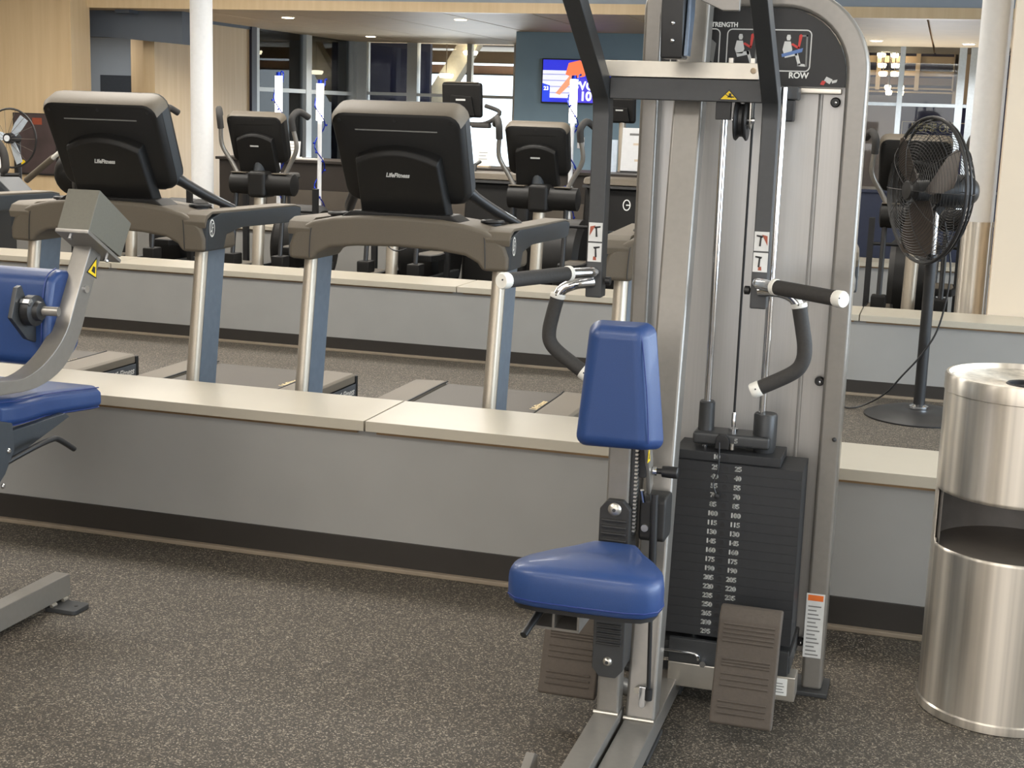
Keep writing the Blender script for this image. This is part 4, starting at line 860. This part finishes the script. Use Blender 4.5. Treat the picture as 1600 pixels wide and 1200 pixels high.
# ================================================================== FAR LEFT: wall fan, punch bag poster, white machine
wf = thing('wall_fan', (-8.78, 12.4, 0), 'round fan with pale blades and black wire rim against the maple wall', 'fan')
cx, cy, cz, rf = -8.80, 12.2, 1.125, .285
MB().tube([(cx+rf*math.cos(2*math.pi*k/40), cy, cz+rf*math.sin(2*math.pi*k/40)) for k in range(41)], .010, 8, False).build('rim', BLACK, wf)
for k in range(14):
    a = 2*math.pi*k/14; MB().tube([(cx+.05*math.cos(a), cy-.06, cz+.05*math.sin(a)), (cx+rf*math.cos(a), cy, cz+rf*math.sin(a))], .0022, 5).build('spoke', COUNTER2, wf)
for a in (52, 172, 292):
    bl = [[(.05, -.03, 0), (.05, .03, .01), (.05, .03, .016), (.05, -.03, .006)], [(.15, -.045, 0), (.15, .045, .02), (.15, .045, .026), (.15, -.045, .006)], [(.255, -.045, 0), (.255, .04, .02), (.255, .04, .026), (.255, -.045, .006)]]
    MB().loft(bl).tf(Matrix.Translation((cx, cy+.01, cz)) @ Matrix.Rotation(R(90), 4, 'X') @ Matrix.Rotation(R(a), 4, 'Z')).build('blade', mat('pale_blue_blade', (205, 216, 228), .35, .2), wf)
MB().lathe([(.0001, -.07), (.03, -.07), (.03, 0)], (cx, cy, cz), 'y', 20).build('hub_cap', mat('white_hub', (235, 240, 245), .3), wf)
MB().lathe([(.05, -.06), (.055, .0), (.05, .1)], (cx, cy, cz), 'y', 20, True).build('hub', BLACK, wf)
MB().tube([(cx, cy+.1, cz), (cx, cy+.12, 0.02)], .03, 12).build('stand', BLACK, wf); MB().cyl((cx, cy+.12, 0), .24, .03, 'z', 28).build('base', BLACK, wf)
po = thing('wall_poster', (-10.5, 15.06, .5), 'dark framed poster with a red-brown patch on the maple wall', 'poster')
bx(-10.83, -10.22, 15.06, 15.095, .60, 1.335).build('frame', BLACK, po, .004)
bx(-10.81, -10.24, 15.055, 15.06, .62, 1.325).build('print', mat('dark_brown_print', (74, 62, 62), .5, 0, .3, 3), po)
bx(-10.55, -10.42, 15.050, 15.055, 1.20, 1.28).build('print_patch', SKINMARK, po)
MB().cyl((-10.70, 15.05, .74), .035, .006, 'y', 20).build('print_dot', YELLOW, po)
wmch = thing('white_cycle', (-7.9, 10.6, 0), 'white-bodied exercise bike with dark handlebar at the left edge', 'exercise bike')
MB().prism([(-8.25, .78), (-7.88, .78), (-7.76, .90), (-7.78, 1.02), (-7.86, 1.06), (-8.0, 1.10), (-8.25, 1.08)], 'y', 10.5, 10.75).build('body_shell', WPLASTIC, wmch, .03, 3)
MB().tube(spline([(-7.80, 10.45, 1.16), (-7.68, 10.42, 1.17), (-7.60, 10.42, 1.08), (-7.58, 10.42, .95), (-7.61, 10.42, .90)], 5), .035, 12).build('handlebar', RUBBER, wmch)
MB().tube([(-7.62, 10.42, .88), (-7.44, 10.42, .885)], .016, 8).build('peg', BLACK, wmch)
MB().prism([(-8.1, .66), (-7.55, .66), (-7.55, .72), (-7.72, .86), (-8.1, .88)], 'y', 10.45, 10.8).build('lower_cover', TMSIDE, wmch, .03, 3)
bx(-8.0, -7.75, 10.5, 10.8, .0, .66).build('frame', DARKARM, wmch, .03); bx(-7.93, -7.81, 10.3, 11.0, 0, .08).build('foot', BLACK, wmch, .01)

# ================================================================== THINGS ON AND BEHIND THE COUNTER
def paper(x, w_, h, lean, lab, y=13.15, m=WHITE, z0=1.012, lines=3):
    t = thing('sign_holder', (x, y, z0), lab, 'sign')
    Mx = Matrix.Translation((x, y, z0+.012)) @ Matrix.Rotation(R(lean), 4, 'X')
    s = bx(-w_/2, w_/2, 0, .006, 0, h).tf(Mx).build('sheet', m, t)
    for i in range(lines): bx(-w_*.36, w_*(.30-.1*(i % 2)), -.001, 0, h*(.80-.2*i), h*(.83-.2*i)).tf(Mx).build('text_line', GREYPRINT, t)
    bx(x-w_/2-.01, x+w_/2+.01, y-.04, y+.04, z0, z0+.012).build('stand', BEAM, t)
    return t
paper(-6.22, .13, .16, -10, 'small white sign sheet standing on the counter in front of a dark window')
paper(-5.60, .10, .17, -5, 'white sign sheet on the counter at the edge of the centred treadmill console')
paper(-4.24, .125, .155, -12, 'white sign sheet leaning on the counter before the bright window')
cpn = MB().lathe([(.028, 0), (.034, .1), (.030, .1), (.026, .01), (.0001, .01)], (0, 0, 0), 'z', 20).build('paper_cup', WPLASTIC, None, org=(0, 0, 0)); cpn.location = (-4.38, 13.12, 1.012)
tag(cpn, 'white paper cup on the counter left of the leaning sign sheet', 'cup')
tray = MB().box(-.12, .12, -.06, .06, 0, .012).box(-.12, -.112, -.06, .06, .01, .022).box(.112, .12, -.06, .06, .01, .022).build('paper_tray', WPLASTIC, None, org=(0, 0, 0)); tray.location = (-6.0, 13.06, 1.012)
tag(tray, 'flat white tray on the counter beside the small white sign', 'tray')
wb = thing('white_board', (-2.80, 13.3, 1.03), 'white notice board standing on the counter between the row machine arm and tower', 'board')
Mw = Matrix.Translation((-2.80, 13.3, 1.03)) @ Matrix.Rotation(R(-6), 4, 'X')
bx(-.13, .13, 0, .02, 0, .40).tf(Mw).build('panel', WHITEPAINT, wb, .003)
for i, (a, b, z) in enumerate(((-.02, .11, .24), (.0, .11, .09), (-.06, .05, .33))): bx(a, b, -.001, 0, z, z+.02).tf(Mw).build('marking', CREAM if i < 2 else GREYPRINT, wb)
bx(-.13, .13, -.004, .024, -.018, 0).tf(Mw).build('base_rail', BLACK, wb)
cal = MB().box(-.05, .05, 0, .012, 0, .30).build('wall_calendar', mat('pale_blue_sheet', (206, 220, 236), .5), None, org=(0, 0, 0)); cal.location = (-3.03, 13.35, 1.012); cal.rotation_euler = (R(-4), 0, 0)
tag(cal, 'narrow pale blue sheet standing left of the white notice board', 'sign')
# wall socket, television
sk = thing('wall_switch', (-4.74, 18.99, 1.156), 'white switch plate on the slate blue wall below the television', 'switch')
bx(-4.79, -4.69, 18.985, 18.999, 1.08, 1.23).build('plate', WHITEPAINT, sk, .004); bx(-4.755, -4.725, 18.978, 18.985, 1.12, 1.19).build('rocker', WPLASTIC, sk)
def scr(name, rgb, e=1.1): return mat(name, rgb, .4, 0, 0, emit=e)
tv = thing('television', (-4.78, 18.95, 1.67), 'wall television showing a blue and white sports picture on the slate blue wall', 'television')
bx(-5.305, -4.27, 18.92, 18.99, 1.665, 2.255).build('bezel', BLACK, tv, .008)
sr = bx(-5.285, -4.29, 18.915, 18.92, 1.685, 2.238).build('screen', scr('screen_blue', (40, 46, 190)), tv)
def sp2(pts, m, name='screen_picture', d=.0): MB().prism(pts, 'y', 18.911-d, 18.914-d).build(name, m, sr)
sp2([(-5.285, 1.74), (-4.86, 1.74), (-4.86, 2.10), (-5.285, 2.10)], scr('screen_white', (206, 208, 226)))
for z in (1.80, 1.88, 1.96, 2.04): sp2([(-5.285, z), (-4.90, z), (-4.90, z+.015), (-5.285, z+.015)], scr('screen_grey', (150, 152, 190)), d=.002)
sp2([(-4.97, 2.05), (-4.93, 2.2), (-4.78, 2.238), (-4.68, 2.18), (-4.70, 2.03), (-4.84, 2.0)], scr('screen_orange', (226, 112, 72)), 'screen_ball', .004)
sp2([(-5.10, 1.80), (-5.04, 1.78), (-4.86, 1.96), (-4.82, 2.03), (-4.90, 2.05)], scr('screen_skin', (206, 140, 106)), 'screen_hand', .004)
sp2([(-5.285, 1.69), (-5.18, 1.69), (-5.18, 1.90), (-5.285, 1.93)], scr('screen_blue2', (30, 60, 200)), 'screen_jersey', .004)
sp2([(-4.86, 1.69), (-4.29, 1.69), (-4.29, 2.0), (-4.86, 2.0)], scr('screen_violet', (70, 60, 190)), 'screen_banner', .004)
text('screen_text', 'WO', .16, (-4.70, 18.905, 1.90), '-y', scr('screen_text_white', (240, 240, 250), 1.3), sr, bold=.004)
text('screen_text', '10', .16, (-4.68, 18.905, 1.765), '-y', MATS['screen_text_white'], sr, bold=.006)
text('screen_text', '23', .07, (-5.23, 18.905, 1.86), '-y', MATS['screen_text_white'], sr, bold=.002)
for o in [c for c in sr.children]: pass
# navy sign behind the right glazing
sg = thing('hall_sign', (-.28, 22.9, 1.3), 'navy sign with HOME OF T lettering behind the right glazing', 'sign')
bx(-.72, .5, 22.95, 23.0, 0, 1.60).build('board', NAVY2, sg)
bx(-.70, .5, 22.94, 22.95, 1.576, 1.588).build('border', CREAM, sg); bx(-.70, -.688, 22.94, 22.95, 1.2, 1.588).build('border', CREAM, sg)
text('sign_text', 'HOME OF T', .165, (-.56, 22.94, 1.50), '-y', mat('cream_letters', (240, 222, 176), .5), sg, bold=.004, sx=.80, align='LEFT')
# ================================================================== LIT POSTS WITH BLUE TINSEL
def lit_post(x, y, z0, zb, zt, lab):
    t = thing('lit_post', (x, y, 0), lab, 'light', 'slim lit posts wrapped in blue tinsel')
    MB().tube([(x, y, z0), (x, y, zb)], .020, 12).build('pole', WHITEPAINT, t)
    MB().tube([(x, y, zb), (x, y, zt)], .034, 14).build('light_tube', TUBEW, t)
    MB().tube([(x, y, zt), (x, y, zt+.035)], .024, 14).build('cap', TINSEL, t)
    MB().cyl((x, y, 0), .09, .03, 'z', 24).build('base', WHITEPAINT, t)
    rnd = random.Random(int(x*100)); pth = []
    for k in range(60):
        f = k/59; a = f*2*math.pi*3.2; rr_ = .044+.006*rnd.random(); pth.append((x+rr_*math.cos(a), y+rr_*math.sin(a), zt+.04-f*(zt-z0-.25)*.85))
    g = MB().tube(pth, .006, 6).build('tinsel_garland', TINSEL, t)
    for k in range(0, 60, 4): MB().ball(Vector(pth[k])+Vector((rnd.uniform(-.02, .02), -.01, 0)), .011, 5).build('tinsel_tuft', TINSEL, g)
lit_post(-6.09, 12.55, .03, 1.36, 1.80, 'lit post with blue tinsel left of the window mullion')
lit_post(-5.665, 12.55, .03, 1.40, 1.74, 'lit post with blue tinsel beside the curved elliptical handle')
lit_post(-3.217, 12.55, .03, 1.46, 1.84, 'lit post with blue tinsel in front of the television')
# ================================================================== SMALL LAMPS IN THE LOWER CEILING AND HALL
def downlight(x, y, z, lab, r_=.10, pw=14):
    t = thing('downlight', (x, y, z), lab, 'light', 'ceiling lamps in the far area')
    MB().lathe([(r_, 0), (r_*1.25, -.006), (r_*1.3, 0)], (x, y, z), 'z', 24).build('trim_ring', WHITEPAINT, t)
    MB().cyl((x, y, z-.012), r_, .012, 'z', 24).build('lens', LAMPW, t)
    if pw:
        d = bpy.data.lights.new('downlight_bulb', 'SPOT'); d.energy = pw; d.spot_size = R(150); d.spot_blend = .6; d.color = WARM; d.shadow_soft_size = .1
        o = bpy.data.objects.new('downlight_bulb', d); COL.objects.link(o); o.parent = t; o.location = (0, 0, -.03)
for x, y, l in ((-7.99, 16.72, 'small ceiling downlight nearest the maple wall'), (-8.6, 20.9, 'small ceiling downlight above the middle window mullion'), (-5.68, 16.6, 'small ceiling downlight left of the slate blue wall'),
                (-3.3, 16.6, 'small ceiling downlight above the television'), (-1.0, 19.6, 'small ceiling downlight above the right glazing'), (.15, 20.0, 'small ceiling downlight beside the right white column'), (1.5, 17.0, 'small ceiling downlight right of the white column')):
    downlight(x, y, 2.6, l, .07, 130)
def pendant(x, y, z, lab, r_=.16):
    t = thing('hall_lamp', (x, y, z), lab, 'light', 'round hall lamps behind the glazing')
    MB().lathe([(.0001, -.05), (r_*.8, -.045), (r_, 0), (r_*.9, .02), (.0001, .03)], (x, y, z), 'z', 20).build('globe', LAMPW, t)
    MB().tube([(x, y, z+.02), (x, y, 2.75)], .008, 6).build('stem', COUNTER2, t)
for i, (x, y, z, l) in enumerate(((-8.05, 24.1, 2.52, 'hall lamp beside the top of the raking column'), (-9.0, 24.4, 2.32, 'hall lamp left of the raking column above the brown girder'), (-7.05, 24.4, 2.46, 'hall lamp next to the slate blue wall'), (-8.45, 24.0, 2.12, 'hall lamp under the brown girder at left'), (-7.1, 24.0, 2.10, 'hall lamp under the brown girder at right'))):
    pendant(x, y, z, l, .13)
PAIR = ('top', 'second', 'third', 'fourth', 'lowest')
for i, (x, z) in enumerate(((-1.0, 2.60), (-.82, 2.60), (-.98, 2.44), (-.80, 2.44), (-.96, 2.31), (-.80, 2.31), (-.88, 2.10), (-.70, 2.10), (-.86, 2.02), (-.70, 2.02))):
    k = i//2; y = 25.15-.4*k
    pendant(x*1.13*y/24, y, 1.55+(z+.02-1.55)*y/24, '%s globe of the %s pair of hall lamps behind the right glazing' % (('left', 'right')[i % 2], PAIR[k]), .07 if i < 6 else .05)
# ---- cardio machine with a rounded cover beside the left treadmill console
cm = thing('cross_trainer', (-6.95, 10.3, 0), 'exercise machine with rounded dark cover and slanted tan bar left of the left treadmill console', 'exercise machine')
MB().ball((-6.80, 10.25, .93), .17, 12, (1.0, .8, 1.05)).build('round_cover', TMDARK, cm)
MB().tube([(-7.22, 10.2, .86), (-6.86, 10.05, 1.06)], .026, 12).build('slanted_bar', TMHOUSE, cm)
MB().tube([(-6.86, 10.05, 1.06), (-6.76, 10.01, 1.115)], .018, 10).build('bar_tip', WPLASTIC, cm)
MB().tube(spline([(-6.86, 10.3, 1.28), (-6.98, 10.28, 1.40), (-6.92, 10.26, 1.44), (-6.86, 10.2, 1.36), (-6.74, 10.1, 1.28)], 5), .028, 12).build('curved_handle', RUBBER, cm)
MB().tube([(-6.86, 10.3, 1.28), (-6.82, 10.3, 1.0)], .018, 10).build('handle_stem', PEWTER, cm)
MB().tube([(-6.82, 10.28, .85), (-6.82, 10.28, .03)], .04, 12).build('mast', BLACK, cm); bx(-7.0, -6.68, 10.2, 10.36, 0, .06).build('foot', DARKARM, cm, .01)
